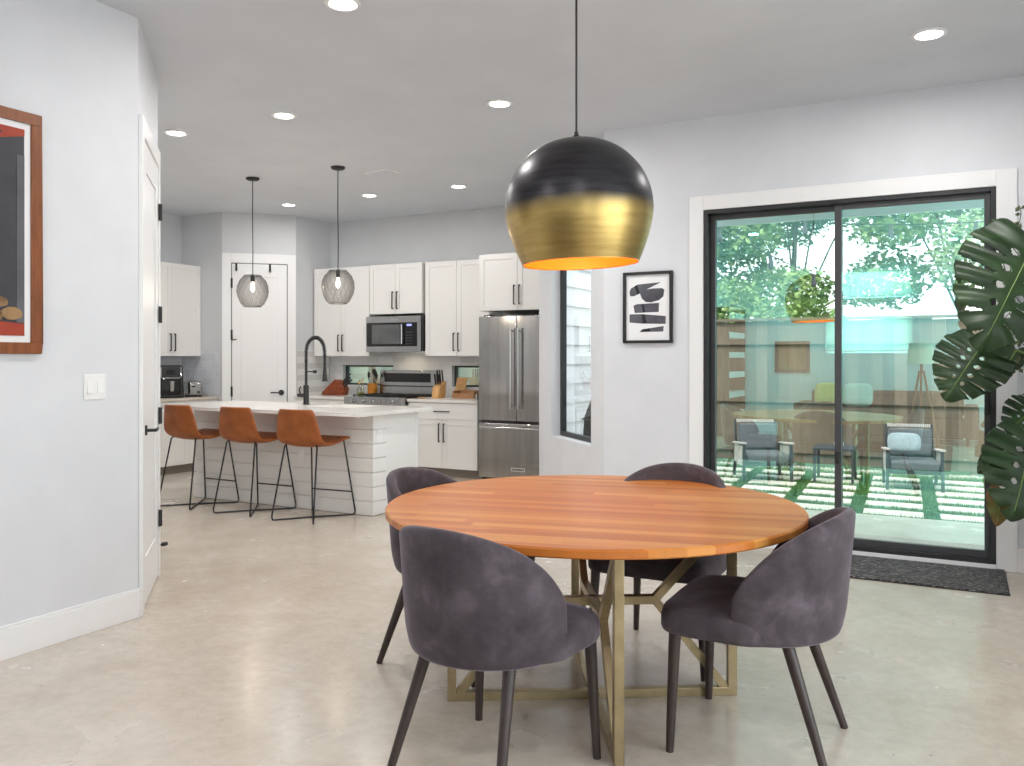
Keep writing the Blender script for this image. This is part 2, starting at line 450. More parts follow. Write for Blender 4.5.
wall('wall_back', (-3.774, YB), (XR+.15, YB), holes=[(b[0]+3.774, b[1]+3.774, b[2], b[3]) for b in BW])
RW = [(-2.2, -.3, .5, 2.4), (.9, 3.6, .3, 2.5)]  # unseen windows, added to bring fill light in from the right
wall('wall_right', (XR, YB), (XR, YW), holes=[(b[0]-YB, b[1]-YB, b[2], b[3]) for b in RW])

def baseboard(name, p, q, h=.14, t=.016):
    d, L, o = ccw_dir(p, q)
    mt = Matrix(((d.x, -o.x, 0, p[0]), (d.y, -o.y, 0, p[1]), (0, 0, 1, 0), (0, 0, 0, 1)))
    mb = MB(); mb.box(0, L, 0, t, 0, h, mt)
    mb.box(0, L, 0, t*.7, h, h+.012, mt)
    return struct(mb.build(name, 'trim', bevel=.003))
baseboard('baseboard_left', C, (-3.774, YB))
baseboard('baseboard_front_right', (XR, YW), (.303, YW))
baseboard('baseboard_front', (-1.775, YW), A)
baseboard('baseboard_diagonal', A, Ee)
baseboard('baseboard_back', (-3.774, YB), (XR, YB))
baseboard('baseboard_right', (XR, YB), (XR, YW))
baseboard('baseboard_near_kitchen', (-8.6, 3.666), (D[0]-.02, 3.666))

# ---- sliding door: frame, two sashes with panes
dr = sroot('door_1', (0, YW, 0))
mb = MB()
fw = .03; DZ = .036
mb.box(FX0, FX0+fw, -.01, .14, DZ, FZ1); mb.box(FX1-fw, FX1, -.01, .14, DZ, FZ1)
mb.box(FX0+fw, FX1-fw, -.01, .14, FZ1-.03, FZ1); mb.box(FX0+fw, FX1-fw, -.01, .14, DZ, DZ+.03)
mb.build('frame', 'frame', dr, bevel=.003)
def sash(x0, x1, y, sw):
    mb = MB(); z0, z1 = DZ+.03, FZ1-.03
    bt = .045
    mb.box(x0, x0+sw[0], y, y+.04, z0, z1); mb.box(x1-sw[1], x1, y, y+.04, z0, z1)
    mb.box(x0+sw[0], x1-sw[1], y, y+.04, z0, z0+bt); mb.box(x0+sw[0], x1-sw[1], y, y+.04, z1-.035, z1)
    s = mb.build('sash', 'frame_grey', dr, bevel=.003)
    mb = MB(); yy = y+.02
    vs = [mb.bm.verts.new(p) for p in ((x0+sw[0], yy, z0+bt), (x1-sw[1], yy, z0+bt), (x1-sw[1], yy, z1-.035), (x0+sw[0], yy, z1-.035))]
    mb.bm.faces.new(vs)
    mb.build('pane', 'pane', s, smooth=False)
    return s
XM = -.745
s1 = sash(FX0+fw, XM+.022, .075, (.036, .044))
s2 = sash(XM-.022, FX1-fw, .02, (.044, .034))
mb = MB(); mb.box(FX1-fw-.032, FX1-fw-.006, -.012, .02, .98, 1.2); mb.box(FX1-fw-.028, FX1-fw-.012, -.03, -.012, 1.0, 1.18)
mb.build('handle', 'black', s2, bevel=.003)
mb = MB(); mb.box(XM-.02, XM+.01, .0, .02, .62, .7); mb.build('latch', 'black', s2, bevel=.003)
mb = MB()
cw, ch = .105, .105
mb.box(FX0-cw, FX0, -.018, 0, 0, FZ1+ch); mb.box(FX1, FX1+.115, -.018, 0, 0, FZ1+ch); mb.box(FX0, FX1, -.018, 0, FZ1, FZ1+ch)
struct(mb.build('trim_1', 'trim', loc=(0, YW, 0), bevel=.003))
mb = MB(); mb.box(FX0, FX1, -.03, .15, -.002, DZ); struct(mb.build('trim_2', 'trim', loc=(0, YW, 0), bevel=.003))

# ---- windows
def window(name, loc, rotz, w, z0, z1, depth, fw=.035, mat='frame', panemat='pane2', mull=()):
    r = sroot(name, loc, rotz)
    mb = MB()
    mb.box(0, fw, depth, depth+.05, z0, z1); mb.box(w-fw, w, depth, depth+.05, z0, z1)
    mb.box(fw, w-fw, depth, depth+.05, z0, z0+fw); mb.box(fw, w-fw, depth, depth+.05, z1-fw, z1)
    for x in mull: mb.box(x-.02, x+.02, depth, depth+.05, z0+fw, z1-fw)
    f = mb.build('window_frame', mat, r, bevel=.003)
    mb = MB(); y = depth+.025
    mb.bm.faces.new([mb.bm.verts.new(p) for p in ((fw, y, z0+fw), (w-fw, y, z0+fw), (w-fw, y, z1-fw), (fw, y, z1-fw))])
    mb.build('pane', panemat, f, smooth=False)
    return r
dd = math.sqrt(.5)
def ondiag(s): return (A[0]-s*dd, A[1]+s*dd, 0)
window('window_1', ondiag(1.223), R(-45), .959, .63, 2.44, .089, .04)
window('window_2', (W1[0], 8.72, 0), 0, W1[1]-W1[0], 0.99, 1.245, .06, .022, panemat='pane')
window('window_3', (W2[0], 8.72, 0), 0, W2[1]-W2[0], 0.99, 1.245, .06, .022, panemat='pane')
for i, b in enumerate(BW):
    window('window_%d' % (4+i), (b[1], YB, 0), R(180), b[1]-b[0], b[2], b[3], .07, .03, 'trim')
for i, b in enumerate(RW):
    window('window_%d' % (6+i), (XR, b[1], 0), R(-90), b[1]-b[0], b[2], b[3], .07, .04, 'frame', mull=((b[1]-b[0])/2,))  # frames of the added, unseen right-hand windows

def make_blind():
    m = bpy.data.materials.new('white_roller_blind'); m.use_nodes = True
    nt = m.node_tree; nt.nodes.clear()
    out = nt.nodes.new('ShaderNodeOutputMaterial'); mx = nt.nodes.new('ShaderNodeMixShader'); mx.inputs[0].default_value = .5
    a = nt.nodes.new('ShaderNodeBsdfDiffuse'); b = nt.nodes.new('ShaderNodeBsdfTranslucent')
    a.inputs[0].default_value = srgb(226, 226, 222); b.inputs[0].default_value = srgb(226, 226, 222)
    nt.links.new(a.outputs[0], mx.inputs[1]); nt.links.new(b.outputs[0], mx.inputs[2]); nt.links.new(mx.outputs[0], out.inputs[0])
    return m
M['blind'] = make_blind()
for i, b in enumerate(BW):
    t = thing('roller_blind', ('white roller blind on the lower window mirrored in the right door panel', 'white roller blind on the high transom window mirrored in the right door panel')[i], 'blind', ((b[0]+b[1])/2, YB, b[3]), R(180))
    w_ = (b[1]-b[0])/2-.004
    mb = MB(); mb.grid(lambda u, v: (-w_+2*w_*u, .035+.002*math.sin(v*40), -.03-(b[3]-b[2]-.06)*v), 1, 20); mb.build('fabric', 'blind', t, solid=.001)
    mb = MB(); mb.cyl((-w_, .035, -.03), (w_, .035, -.03), .022); mb.build('roller', 'trim', t)
    MB().box(-w_, w_, .028, .042, -(b[3]-b[2])+.02, -(b[3]-b[2])+.04).build('bottom_bar', 'trim', t)
# ---- interior doors
def hinge(parent, x, z, y=-.03, h=.09):
    mb = MB(); mb.cyl((x, y, z-h/2), (x, y, z+h/2), .008); mb.box(x-.012, x+.012, y, y+.012, z-h/2, z+h/2)
    return mb.build('hinge', 'black', parent)
def lever(parent, x, z, dirx, y=-.02, L=.11, rose=.027):
    mb = MB(); mb.cyl((x, y, z), (x, y-.012, z), rose, seg=24); mb.cyl((x, y-.01, z), (x, y-.06, z), .009)
    mb.tube([(x, y-.055, z), (x+dirx*.02, y-.058, z), (x+dirx*L, y-.055, z+.002)], .0085)
    return mb.build('door_handle', 'black', parent)
def panel_door(root, x0, x1, z1, y=-.014, rails=None):
    mb = MB(); st = .11
    rails = rails or [(.008, .2), (z1-.13, z1)]
    mb.box(x0, x1, y+.008, 0, .008, z1)
    mb.box(x0, x0+st, y, y+.008, .008, z1); mb.box(x1-st, x1, y, y+.008, .008, z1)
    for a, b in rails: mb.box(x0+st, x1-st, y, y+.008, a, b)
    return mb.build('door_leaf', 'door', root, bevel=.002)
r = sroot('door_2', (C[0], C[1], 0), R(135))
leaf = panel_door(r, 0.115, .838, 2.51, rails=[(.008, .26), (2.36, 2.51)])
mb = MB(); mb.box(.02, .102, -.022, 0, 0, 2.62); mb.box(.845, .905, -.022, 0, 0, 2.62); mb.box(.102, .845, -.022, 0, 2.52, 2.62)
mb.build('casing', 'door', r, bevel=.003)
for z in (.36, .99, 1.61, 2.24): hinge(r, .843, z, -.03, .1)
lever(leaf, .165, .955, 1, -.014, .1)
struct(MB().box(-.02, .02, -.016, 0, .0, .152).build('trim_3', 'trim', loc=(C[0], C[1], 0), rotz=R(112), bevel=.003))
r = sroot('door_3', (P2[0], P2[1], 0), R(45))
leaf = panel_door(r, .115, .762, 2.49, rails=[(.008, .22), (2.33, 2.49)])
mb = MB(); mb.box(.0, .106, -.024, 0, 0, 2.615); mb.box(.771, .872, -.024, 0, 0, 2.615); mb.box(.106, .771, -.024, 0, 2.5, 2.615)
mb.build('casing', 'door', r, bevel=.003)
mb = MB(); mb.box(.106, .1145, -.004, -.001, .0, 2.5); mb.box(.7625, .771, -.004, -.001, 0, 2.5); mb.box(.106, .771, -.004, -.001, 2.491, 2.5)
mb.build('door_gap_shade', 'black', r, smooth=False)  # black strips stand in for the shade between leaf and casing
for z in (.35, .93, 1.62, 2.25): hinge(r, .111, z, -.026, .12)
lever(leaf, .695, .91, -1, -.014, .13, .034)
mb = MB(); mb.cyl((.695, -.014, .76), (.695, -.02, .76), .018); mb.build('lock_plate', 'frame_grey', leaf)
for x in (.165, .56):
    mb = MB(); mb.box(x-.012, x+.012, -.022, -.014, 2.4, 2.492); mb.box(x-.012, x+.012, -.045, -.022, 2.4, 2.415); mb.box(x-.012, x+.012, -.045, -.04, 2.415, 2.44)
    mb.build('hook', 'black', leaf)
mb = MB(); mb.cyl((.13, -.014, 1.56), (.13, -.05, 1.56), .006); mb.tube([(.13, -.05, 1.56), (.17, -.05, 1.565)], .006); mb.build('door_latch', 'black', leaf)

# ------------------------------------------------------------------ recessed lights and vent
spots = [(-2.713, 3.328, 'cut by the top edge of the photo'), (-.151, 5.134, 'above the glass sliding door'), (-4.348, 4.668, 'between the near white door and the left globe pendant'),
         (-5.435, 4.636, 'beside the white door at the left'), (-2.823, 5.146, 'just left of the big brass pendant'), (-6.849, 7.435, 'in front of the pantry door'),
         (-5.674, 7.408, 'above the stove, right of the right globe pendant'), (-4.566, 7.447, 'above the refrigerator'),
         (-2.6, .3, 'added out of view as fill above the dark rug'), (-.1, .3, 'added out of view as fill right of the camera above the bare floor'), (-2.6, -1.7, 'added out of view as fill above the left end of the dark grey sofa'), (-.1, -1.7, 'added out of view as fill above the right end of the dark grey sofa'), (-7.6, 5.5, 'added out of view to brighten the taupe worktop behind the near white door')]  # downlights on this line are unseen, added as fill light
for i, (x, y, w) in enumerate(spots):
    t = thing('recessed_light', 'round white recessed ceiling light, lit, ' + w, 'ceiling light', (x, y, CH), 0, 'recessed ceiling lights')
    mb = MB(); mb.lathe([(.09, 0), (.092, -.006), (.07, -.01), (.066, 0)], seg=32, cap=False); mb.build('trim_ring', 'trim', t)
    mb = MB(); mb.lathe([(.068, -.002), (.05, -.006), (.001, -.007)], seg=28); mb.build('lens', 'lens', t)
    L = bpy.data.lights.new('downlight', 'AREA'); L.shape = 'DISK'; L.size = .12; L.energy = 17 if y < 1 else 14 if y < 6 else 4.5 if x > -5 else 6; L.specular_factor = .3; L.color = (1, .98, .955); L.spread = R(178)
    lo = bpy.data.objects.new('downlight', L); col.objects.link(lo); lo.location = (x, y, CH-.02)
t = thing('ceiling_vent', 'small white slotted air vent set in the ceiling above the range', 'vent', (-4.87, 6.55, CH), R(-10))
mb = MB(); mb.box(-.16, .16, -.09, .09, -.008, 0); mb.build('vent_frame', 'trim', t, bevel=.003)
mb = MB()
for k in range(6): mb.box(-.13, .13, -.066+k*.024, -.056+k*.024, -.0135, -.008)
mb.build('louvre', 'ceiling', t)

# ------------------------------------------------------------------ left wall: painting, switch, door stop
t = thing('framed_painting', 'walnut framed dark painting of stones on a red ground, cut off at the left edge', 'painting', (-3.774, 1.29, 1.364), R(90))
W, Hh = 1.155, 1.10; fw = .052
mb = MB(); mb.box(0, W, -.024, 0, 0, fw); mb.box(0, W, -.024, 0, Hh-fw, Hh); mb.box(0, fw, -.024, 0, fw, Hh-fw); mb.box(W-fw, W, -.024, 0, fw, Hh-fw)
mb.build('picture_frame', 'brown', t, bevel=.004)
mb = MB(); mb.box(fw, W-fw, -.014, -.002, fw, Hh-fw); mb.build('mount', 'paper', t)
M['slate'] = noisy('slate_paint', srgb(50, 50, 56), srgb(66, 66, 72), 4, .6)
M['redpaint'] = noisy('red_orange_paint', srgb(168, 66, 40), srgb(150, 52, 34), 6, .6)
M['stonepaint'] = noisy('tan_stone_paint', srgb(112, 86, 58), srgb(160, 126, 86), 8, .6)
M['graypaint'] = noisy('grey_band_paint', srgb(84, 84, 90), srgb(98, 98, 104), 6, .6)
def flat(poly, y, mat, name, parent, th=.002):
    mb = MB(); mb.rings([[(x, y, z) for x, z in poly], [(x, y-th, z) for x, z in poly]])
    return mb.build(name, mat, parent, smooth=False)
i0, i1, j0, j1 = fw+.03, W-fw-.03, fw+.03, Hh-fw-.03
can = flat([(i0, j0), (i1, j0), (i1, j1), (i0, j1)], -.014, 'slate', 'canvas', t)
flat([(i0, j0), (i1, j0), (i1, j0+.055), (i0+.5, j0+.09), (i0, j0+.07)], -.016, 'redpaint', 'painted_ground', can)
flat([(i0+.2, j1), (i1, j1), (i1, j1-.03), (i1-.1, j1-.055), (i0+.55, j1-.2)], -.016, 'redpaint', 'painted_sky', can)
flat([(i0+.3, j1-.02), (i1-.2, j1-.005), (i1-.1, j1-.03), (i1-.2, j1-.1), (i0+.5, j1-.2)], -.018, 'slate', 'painted_bough', can)
flat([(i1-.035, j0+.06), (i1, j0+.06), (i1, j1-.12), (i1-.035, j1-.12)], -.016, 'graypaint', 'painted_edge', can)
for k, (px, pz, a, b) in enumerate([(.06, .1, .05, .03), (.15, .09, .05, .035), (.24, .1, .06, .03), (.36, .09, .06, .04), (.48, .1, .05, .03), (.12, .15, .045, .025), (.3, .15, .05, .03)]):
    flat([(i1-px+a*math.cos(q*PI/5)*(1+.12*math.sin(3*q)), j0+pz+b*math.sin(q*PI/5)) for q in range(10)], -.018, 'stonepaint', 'painted_stone', can)
t = thing('light_switch', 'white double rocker light switch plate on the left wall', 'light switch', (-3.774, 2.727, 1.204), R(90))
mb = MB(); mb.box(-.06, .06, -.006, 0, -.062, .062); mb.build('plate', 'plastic', t, bevel=.003)
for x in (-.027, .027):
    mb = MB(); mb.hull8([(x-.016, -.012, -.033), (x+.016, -.012, -.033), (x+.016, -.006, -.033), (x-.016, -.006, -.033), (x-.016, -.008, .033), (x+.016, -.008, .033), (x+.016, -.006, .033), (x-.016, -.006, .033)])
    mb.build('rocker', 'plastic', t, bevel=.001)
t = thing('door_stop', 'little black door stop on the floor beyond the white door', 'door stop', (-4.84, 3.682, .06), 0)
mb = MB(); mb.cyl((0, 0, 0), (-.05, .39, -.01), .008); mb.build('rod', 'black', t)
mb = MB(); mb.cyl((-.048, .375, -.01), (-.053, .41, -.011), .014); mb.build('rubber_tip', 'black', t)
mb = MB(); mb.cyl((0, .0, 0), (0, .012, 0), .02); mb.build('base', 'black', t)

# ------------------------------------------------------------------ abstract print on the front wall
t = thing('framed_print', 'black framed abstract print of stacked grey shapes, left of the sliding door', 'picture', (-2.294, YW, 1.455))
W, Hh = .389, .543; fw = .022
mb = MB(); mb.box(0, W, -.025, 0, 0, fw); mb.box(0, W, -.025, 0, Hh-fw, Hh); mb.box(0, fw, -.025, 0, fw, Hh-fw); mb.box(W-fw, W, -.025, 0, fw, Hh-fw)
mb.build('picture_frame', 'black', t, bevel=.002)
pp = flat([(fw, fw), (W-fw, fw), (W-fw, Hh-fw), (fw, Hh-fw)], -.006, 'paper', 'paper', t)
cv = lambda pts: [((x-108)/374*W, (680-y)/572*Hh) for x, y in pts]
for poly, m in (([(155, 265), (165, 238), (215, 208), (395, 196), (285, 250), (330, 244), (405, 244), (420, 258), (412, 310), (380, 338), (320, 354), (280, 350), (250, 322), (235, 280), (190, 300), (160, 300)], 'ink'),
                ([(185, 378), (210, 366), (380, 360), (378, 432), (195, 436)], 'ink'), ([(155, 446), (250, 446), (430, 466), (430, 528), (250, 522), (155, 512)], 'ink'),
                ([(232, 590), (255, 568), (415, 545), (412, 588)], 'ink')):
    flat(cv(poly), -.008, m, 'printed_shape', pp, .0008)
for poly in ([(192, 222), (212, 210), (235, 272), (215, 290)], [(248, 368), (265, 367), (276, 434), (260, 434)], [(250, 448), (272, 450), (290, 522), (255, 522)], [(232, 590), (255, 568), (310, 560), (318, 588)]):
    flat(cv(poly), -.0088, 'ink2', 'printed_stroke', pp, .0008)

# ------------------------------------------------------------------ doormat
t = MB().box(-.6, .6, -.31, .31, 0, .012).build('doormat', 'rug', loc=(-.355, 5.852, 0), bevel=.004)
tag(t, 'dark grey woven doormat on the floor at the sliding door', 'doormat')
MB().box(-.604, .604, -.314, .314, .0, .006).build('border', 'black', t, smooth=False)

# ------------------------------------------------------------------ dining table
TX, TY = -1.335, 3.225
t = thing('dining_table', 'round cherry wood dining table on a geometric bronze metal base', 'dining table', (TX, TY, 0))
mb = MB(); rt = .84
mb.lathe([(rt-.006, .717), (rt, .722), (rt, .744), (rt-.006, .75)], seg=120)
mb.build('tabletop', 'table', t, rotz=R(13.4))
bang = R(31); RB = .56; HB = .717; w = .034
def base_frame(ang, off):
    d = Vector((math.cos(ang), math.sin(ang), 0)); c0 = Vector((.045, -.10, 0)); n = Vector((-d.y, d.x, 0))
    mb = MB()
    pt = lambda s, z: c0 + d*s + Vector((0, 0, z))
    for sg in (-1, 1):
        mb.bar(pt(sg*RB, 0), pt(sg*RB, HB), w, w, n)
    mb.bar(pt(-RB+w/2, w/2), pt(RB-w/2, w/2), w, w); mb.bar(pt(-RB+w/2, HB-w/2), pt(RB-w/2, HB-w/2), w, w)
    o = mb.build('base_frame', 'bronze', t, bevel=.002)
    mb = MB(); nd = .25; zc = .385
    mb.bar(pt(-nd, zc), pt(nd, zc), w*.98, w)
    mb.build('cross_bar', 'bronze', o, bevel=.002)
    for sg in (-1, 1):
        for zt in (.03, HB-.03):
            mb = MB(); mb.bar(pt(sg*nd*.98, zc), pt(sg*(RB-.03), zt), w*.96, w*.9, n)
            mb.build('brace', 'bronze', o, bevel=.002)
base_frame(bang, 0); base_frame(bang+PI/2, .002)

# ------------------------------------------------------------------ dining chairs (front is local +y)
def make_chair():
    t = thing('dining_chair', 'x', 'chair')
    # seat
    def plan_ring(sx, z, front=.30, back=.195, n=48):
        pts = []
        for k in range(n):
            a = 2*PI*k/n; c, s = math.cos(a), math.sin(a)
            e = .32 if s > 0 else .9
            x = .29*math.copysign(abs(c)**(e if s > 0 else 1), c); y = (front if s > 0 else back)*math.copysign(abs(s)**e, s)
            taper = 1 - .06*max(0, s)
            pts.append((x*sx*taper*(1 if s > 0 else 1-.14*abs(s)), y*(1-(1-sx)*1.0), z))
        return pts
    mb = MB()
    mb.rings([plan_ring(.90, .40), plan_ring(.985, .408), plan_ring(1.0, .422), plan_ring(1.0, .455), plan_ring(.98, .478), plan_ring(.92, .494), plan_ring(.75, .503), plan_ring(.3, .507)])
    mb.build('seat', 'velvet', t, angle=60)
    # shell back
    thm = R(97)
    def shell(u, v, off=0):
        th = (2*u-1)*thm; s = abs(th)/thm
        zt = .55 + .285*max(0, 1-s**2.2)**.65
        zb = .405
        z = zb + (zt-zb)*v
        h = (z-.405)/.433
        k = .965 + .045*min(1, h*5) + .015*h
        if v < .02: k -= .02
        x = (.257*k)*math.sin(th); y = -(.262*k)*math.cos(th) + .0 - .035*h
        if abs(th) > PI/2: y = -(.262*k)*math.cos(th)*1.4 - .035*h
        return (x, y, z)
    mb = MB(); mb.grid(shell, 44, 14)
    bk = mb.build('backrest', 'velvet', t, solid=.042, subsurf=1)
    for sx in (-1, 1):
        mb = MB(); mb.cyl((sx*.235, .232, .41), (sx*.255, .245, 0), .0215, .0135, 16); mb.build('leg', 'leg', t)
        mb = MB(); mb.cyl((sx*.165, -.125, .412), (sx*.222, -.262, 0), .0215, .0135, 16); mb.build('leg', 'leg', t)
    return t
chair = make_chair()
for i, (x, y, a, lb) in enumerate([(-1.37, 2.45, -8.6, 'grey velvet dining chair with its curved back to the camera, in front of the table'),
                                   (-.635, 3.07, 90, 'grey velvet dining chair seen from the side at the right of the table'),
                                   (-1.20, 3.74, 180, 'grey velvet dining chair on the far side of the table, by the sliding door'),
                                   (-2.005, 3.25, -90, 'grey velvet dining chair at the left of the table, toward the kitchen')]):
    o = chair if i == 0 else copy_tree(chair)
    o.location = (x, y, 0); o.rotation_euler.z = R(a); tag(o, lb, None, 'velvet dining chairs around the table')

# ------------------------------------------------------------------ big pendant
PD = 3.42
px = PD*(-.4679+(576.3-512)/847*.8838); py = PD*(.8838+(576.3-512)/847*.4679)
prz = 1.35+93.0/847*PD
S = PD/847
t = thing('pendant_lamp', 'large dome pendant lamp of blackened and brushed brass above the dining table', 'pendant lamp', (px, py, prz))
prof = [(58, 0), (60.5, 6), (66, 20), (71, 36), (73.6, 50), (74, 60), (72.5, 72), (68, 86), (60, 100), (48, 113), (34, 122), (18, 127.5), (4, 129.5)]
prof = [(r*S, z*S*.965) for r, z in prof]
def smoothprof(p, n=4):
    out = []
    for i in range(len(p)-1):
        p0 = p[max(i-1, 0)]; p1 = p[i]; p2 = p[i+1]; p3 = p[min(i+2, len(p)-1)]
        for k in range(n):
            u = k/n
            out.append(tuple(.5*((2*b)+(c-a)*u+(2*a-5*b+4*c-d)*u*u+(3*b-a-3*c+d)*u**3) for a, b, c, d in zip(p0, p1, p2, p3)))
    return out+[p[-1]]
sp = smoothprof(prof)
tilt = Matrix.Rotation(R(-2.0), 4, Vector((-.4679, .8838, 0)))
pivot = Matrix.Translation((0, 0, 124.5*S)) @ tilt @ Matrix.Translation((0, 0, -124.5*S))
def tilted(o): o.matrix_local = pivot; return o
mb = MB(); mb.lathe(sp, seg=72); sh = mb.build('lamp_shade', 'brass', t, angle=70)
bm2 = bmesh.new(); bm2.from_mesh(sh.data)
bmesh.ops.delete(bm2, geom=[f for f in bm2.faces if len(f.verts) > 4 and f.calc_center_median().z < .01], context='FACES')
bm2.to_mesh(sh.data); bm2.free(); tilted(sh)
mb = MB(); mb.lathe([(r-.004, z+.0005) for r, z in sp if r > .03] + [(.02, 122.6*S)], seg=72, cap=False)
tilted(mb.build('lining', 'copper', t, angle=70))
mb = MB(); mb.lathe([(58*S-.0045, .0), (58*S+.0006, -.001), (58*S+.0006, .002), (58*S-.0045, .002)], seg=72, cap=False); tilted(mb.build('rim', 'brass', t))
mb = MB(); mb.lathe([(.001, .16), (.03, .165), (.045, .2), (.04, .235), (.02, .27), (.015, .29), (.001, .291)], seg=24); tilted(mb.build('bulb', 'bulb_warm', t))
mb = MB(); mb.cyl((0, 0, .285), (0, 0, 123.5*S), .018); tilted(mb.build('socket', 'black', t))
mb = MB(); mb.lathe([(.02, 123.5*S), (.02, 126.4*S), (.008, 129.3*S), (.008, 132.2*S), (.002, 132.7*S)], seg=20); mb.build('cap', 'black', t)
mb = MB(); mb.cyl((0, 0, 131.2*S), (0, 0, CH-prz-.02), .0045); mb.build('cord', 'black', t)
mb = MB(); mb.lathe([(.06, CH-prz), (.06, CH-prz-.02), (.02, CH-prz-.026)], seg=28); mb.build('canopy', 'black', t)
L = bpy.data.lights.new('pendant_bulb', 'POINT'); L.energy = 4; L.color = (1, .6, .28); L.shadow_soft_size = .04
lo = bpy.data.objects.new('pendant_bulb', L); col.objects.link(lo); lo.location = (px, py, prz+.13)

# ------------------------------------------------------------------ globe pendants over the island
def make_globe():
    t = thing('globe_pendant', 'x', 'pendant lamp', group='globe pendants above the island')
    pr = [(.082, -.155), (.11, -.13), (.142, -.06), (.152, -.005), (.146, .05), (.125, .1), (.09, .14), (.078, .15)]
    mb = MB(); mb.lathe(pr, seg=36, cap=False); sh = mb.build('shade', 'meshglass', t, angle=60)
    for r_, z in ((.082, -.155), (.079, .15)):
        mb = MB(); mb.tube([(r_*math.cos(2*PI*k/36), r_*math.sin(2*PI*k/36), z) for k in range(37)], .0035, 6)
        mb.build('rim', 'black', sh)
    mb = MB()
    for k in range(18):
        a = 2*PI*k/18
        for dirn in (1, -1):
            mb.tube([(r_*1.003*math.cos(a+dirn*j*.16), r_*1.003*math.sin(a+dirn*j*.16), z) for j, (r_, z) in enumerate(pr)], .0009, 4)
    mb.build('wire_mesh', 'frame_grey', sh)
    mb = MB(); mb.lathe([(.016, .085), (.02, .09), (.02, .145), (.006, .16)], seg=18); mb.build('socket', 'black', t)
    mb = MB(); mb.lathe([(.002, -.01), (.012, 0), (.019, .02), (.017, .045), (.011, .072), (.011, .086)], seg=18); mb.build('bulb', 'bulb_soft', t)
    mb = MB(); mb.tube([(0, 0, .158), (.003, 0, .4), (-.002, 0, .7), (0, 0, 1.085)], .0045, 8); mb.build('cord', 'black', t)
    mb = MB(); mb.lathe([(.065, 1.11), (.065, 1.095), (.05, 1.085), (.001, 1.084)], seg=28); mb.build('canopy', 'black', t)
    return t
g = make_globe()
for i, (x, y, lb) in enumerate([(-6.148, 6.165, 'left smoky mesh globe pendant, hanging in front of the pantry door'), (-5.096, 6.18, 'right smoky mesh globe pendant, hanging in front of the upper cabinets')]):
    o = g if i == 0 else copy_tree(g)
    o.location = (x, y, 2.0); o['label'] = lb
    L = bpy.data.lights.new('globe_bulb', 'POINT'); L.energy = 6; L.color = (1, .85, .65); L.shadow_soft_size = .03
    lo = bpy.data.objects.new('globe_bulb', L); col.objects.link(lo); lo.location = (x, y, 2.0-.07)

# ------------------------------------------------------------------ kitchen island
IZ = .895
IX0, IX1, IY0, IY1 = -6.54, -4.409, 5.79, 6.46
t = thing('island_cabinet', 'white shiplap kitchen island base behind the bar stools', 'kitchen island', (IX0, IY0, 0))
iw, idp = IX1-IX0, IY1-IY0
MB().box(.012, iw-.002, .012, idp, 0, IZ-.03).build('body', 'cab', t, smooth=False)
mb = MB(); bh = .122; n = 7
for k in range(n):
    z0 = k*bh+.004; z1 = min((k+1)*bh-.003, IZ-.031)
    mb.box(0, iw, 0, .012, z0, z1); mb.box(iw-.002, iw+.012, .0, .185, z0, z1)
mb.build('shiplap', 'cab', t, bevel=.002)
MB().box(iw-.002, iw+.006, .185, idp-.03, 0, IZ-.031).build('side_panel', 'cab', t)
MB().box(iw-.002, iw+.012, idp-.03, idp, 0, IZ-.031).build('corner_trim', 'trim', t)
CX0, CX1, CY0, CY1 = -6.72, -4.27, 5.45, 6.49
SX0, SX1, SY0, SY1 = -5.35, -4.78, 6.02, 6.42
mb = MB()
mb.box(CX0, SX0, CY0, CY1, IZ-.03, IZ); mb.box(SX1, CX1, CY0, CY1, IZ-.03, IZ); mb.box(SX0, SX1, CY0, SY0, IZ-.03, IZ); mb.box(SX0, SX1, SY1, CY1, IZ-.03, IZ)
tag(mb.build('island_countertop', 'counter'), 'pale quartz countertop lying on the kitchen island', 'countertop')
t = thing('sink', 'undermount steel sink set in the island countertop', 'sink', (SX0, SY0, IZ))
mb = MB(); sw, sd = SX1-SX0, SY1-SY0
mb.box(0, sw, 0, sd, -.19, -.18); mb.box(0, .006, 0, sd, -.18, -.031); mb.box(sw-.006, sw, 0, sd, -.18, -.031); mb.box(0, sw, 0, .006, -.18, -.031); mb.box(0, sw, sd-.006, sd, -.18, -.031)
mb.build('basin', 'steel', t)
mb = MB(); mb.cyl((sw/2, sd/2, -.18), (sw/2, sd/2, -.176), .04); mb.build('drain', 'chrome', t)
# faucet
t = thing('kitchen_faucet', 'tall black spring-neck faucet on the island counter', 'faucet', (-5.55, 6.26, IZ), R(-8))
mb = MB(); mb.cyl((0, 0, 0), (0, 0, .008), .032, seg=24); mb.cyl((0, 0, .008), (0, 0, .185), .026, seg=24); mb.build('body', 'black', t)
mb = MB(); mb.cyl((0, 0, .185), (0, 0, .43), .013); mb.build('riser', 'black', t)
arc = [(0, 0, .40), (0, 0, .5)] + [(.13-.13*math.cos(PI*k/16), 0, .51+.13*math.sin(PI*k/16)) for k in range(17)] + [(.262, 0, .45)]
mb = MB(); mb.tube(arc, .009, 8); mb.build('hose', 'black', t)
mb = MB(); L_ = []
tot = 0; segs = []
for p, q in zip(arc, arc[1:]):
    l = (Vector(q)-Vector(p)).length; segs.append((tot, l, Vector(p), Vector(q))); tot += l
N = 520
for k in range(N+1):
    s = tot*k/N
    for a, l, p, q in segs:
        if a <= s <= a+l+1e-6:
            pos = p.lerp(q, (s-a)/l); dv = (q-p).normalized(); break
    n1 = Vector((0, 1, 0)); n2 = dv.cross(n1)
    an = k*2*PI/13
    L_.append(pos + n1*(.0165*math.cos(an)) + n2*(.0165*math.sin(an)))
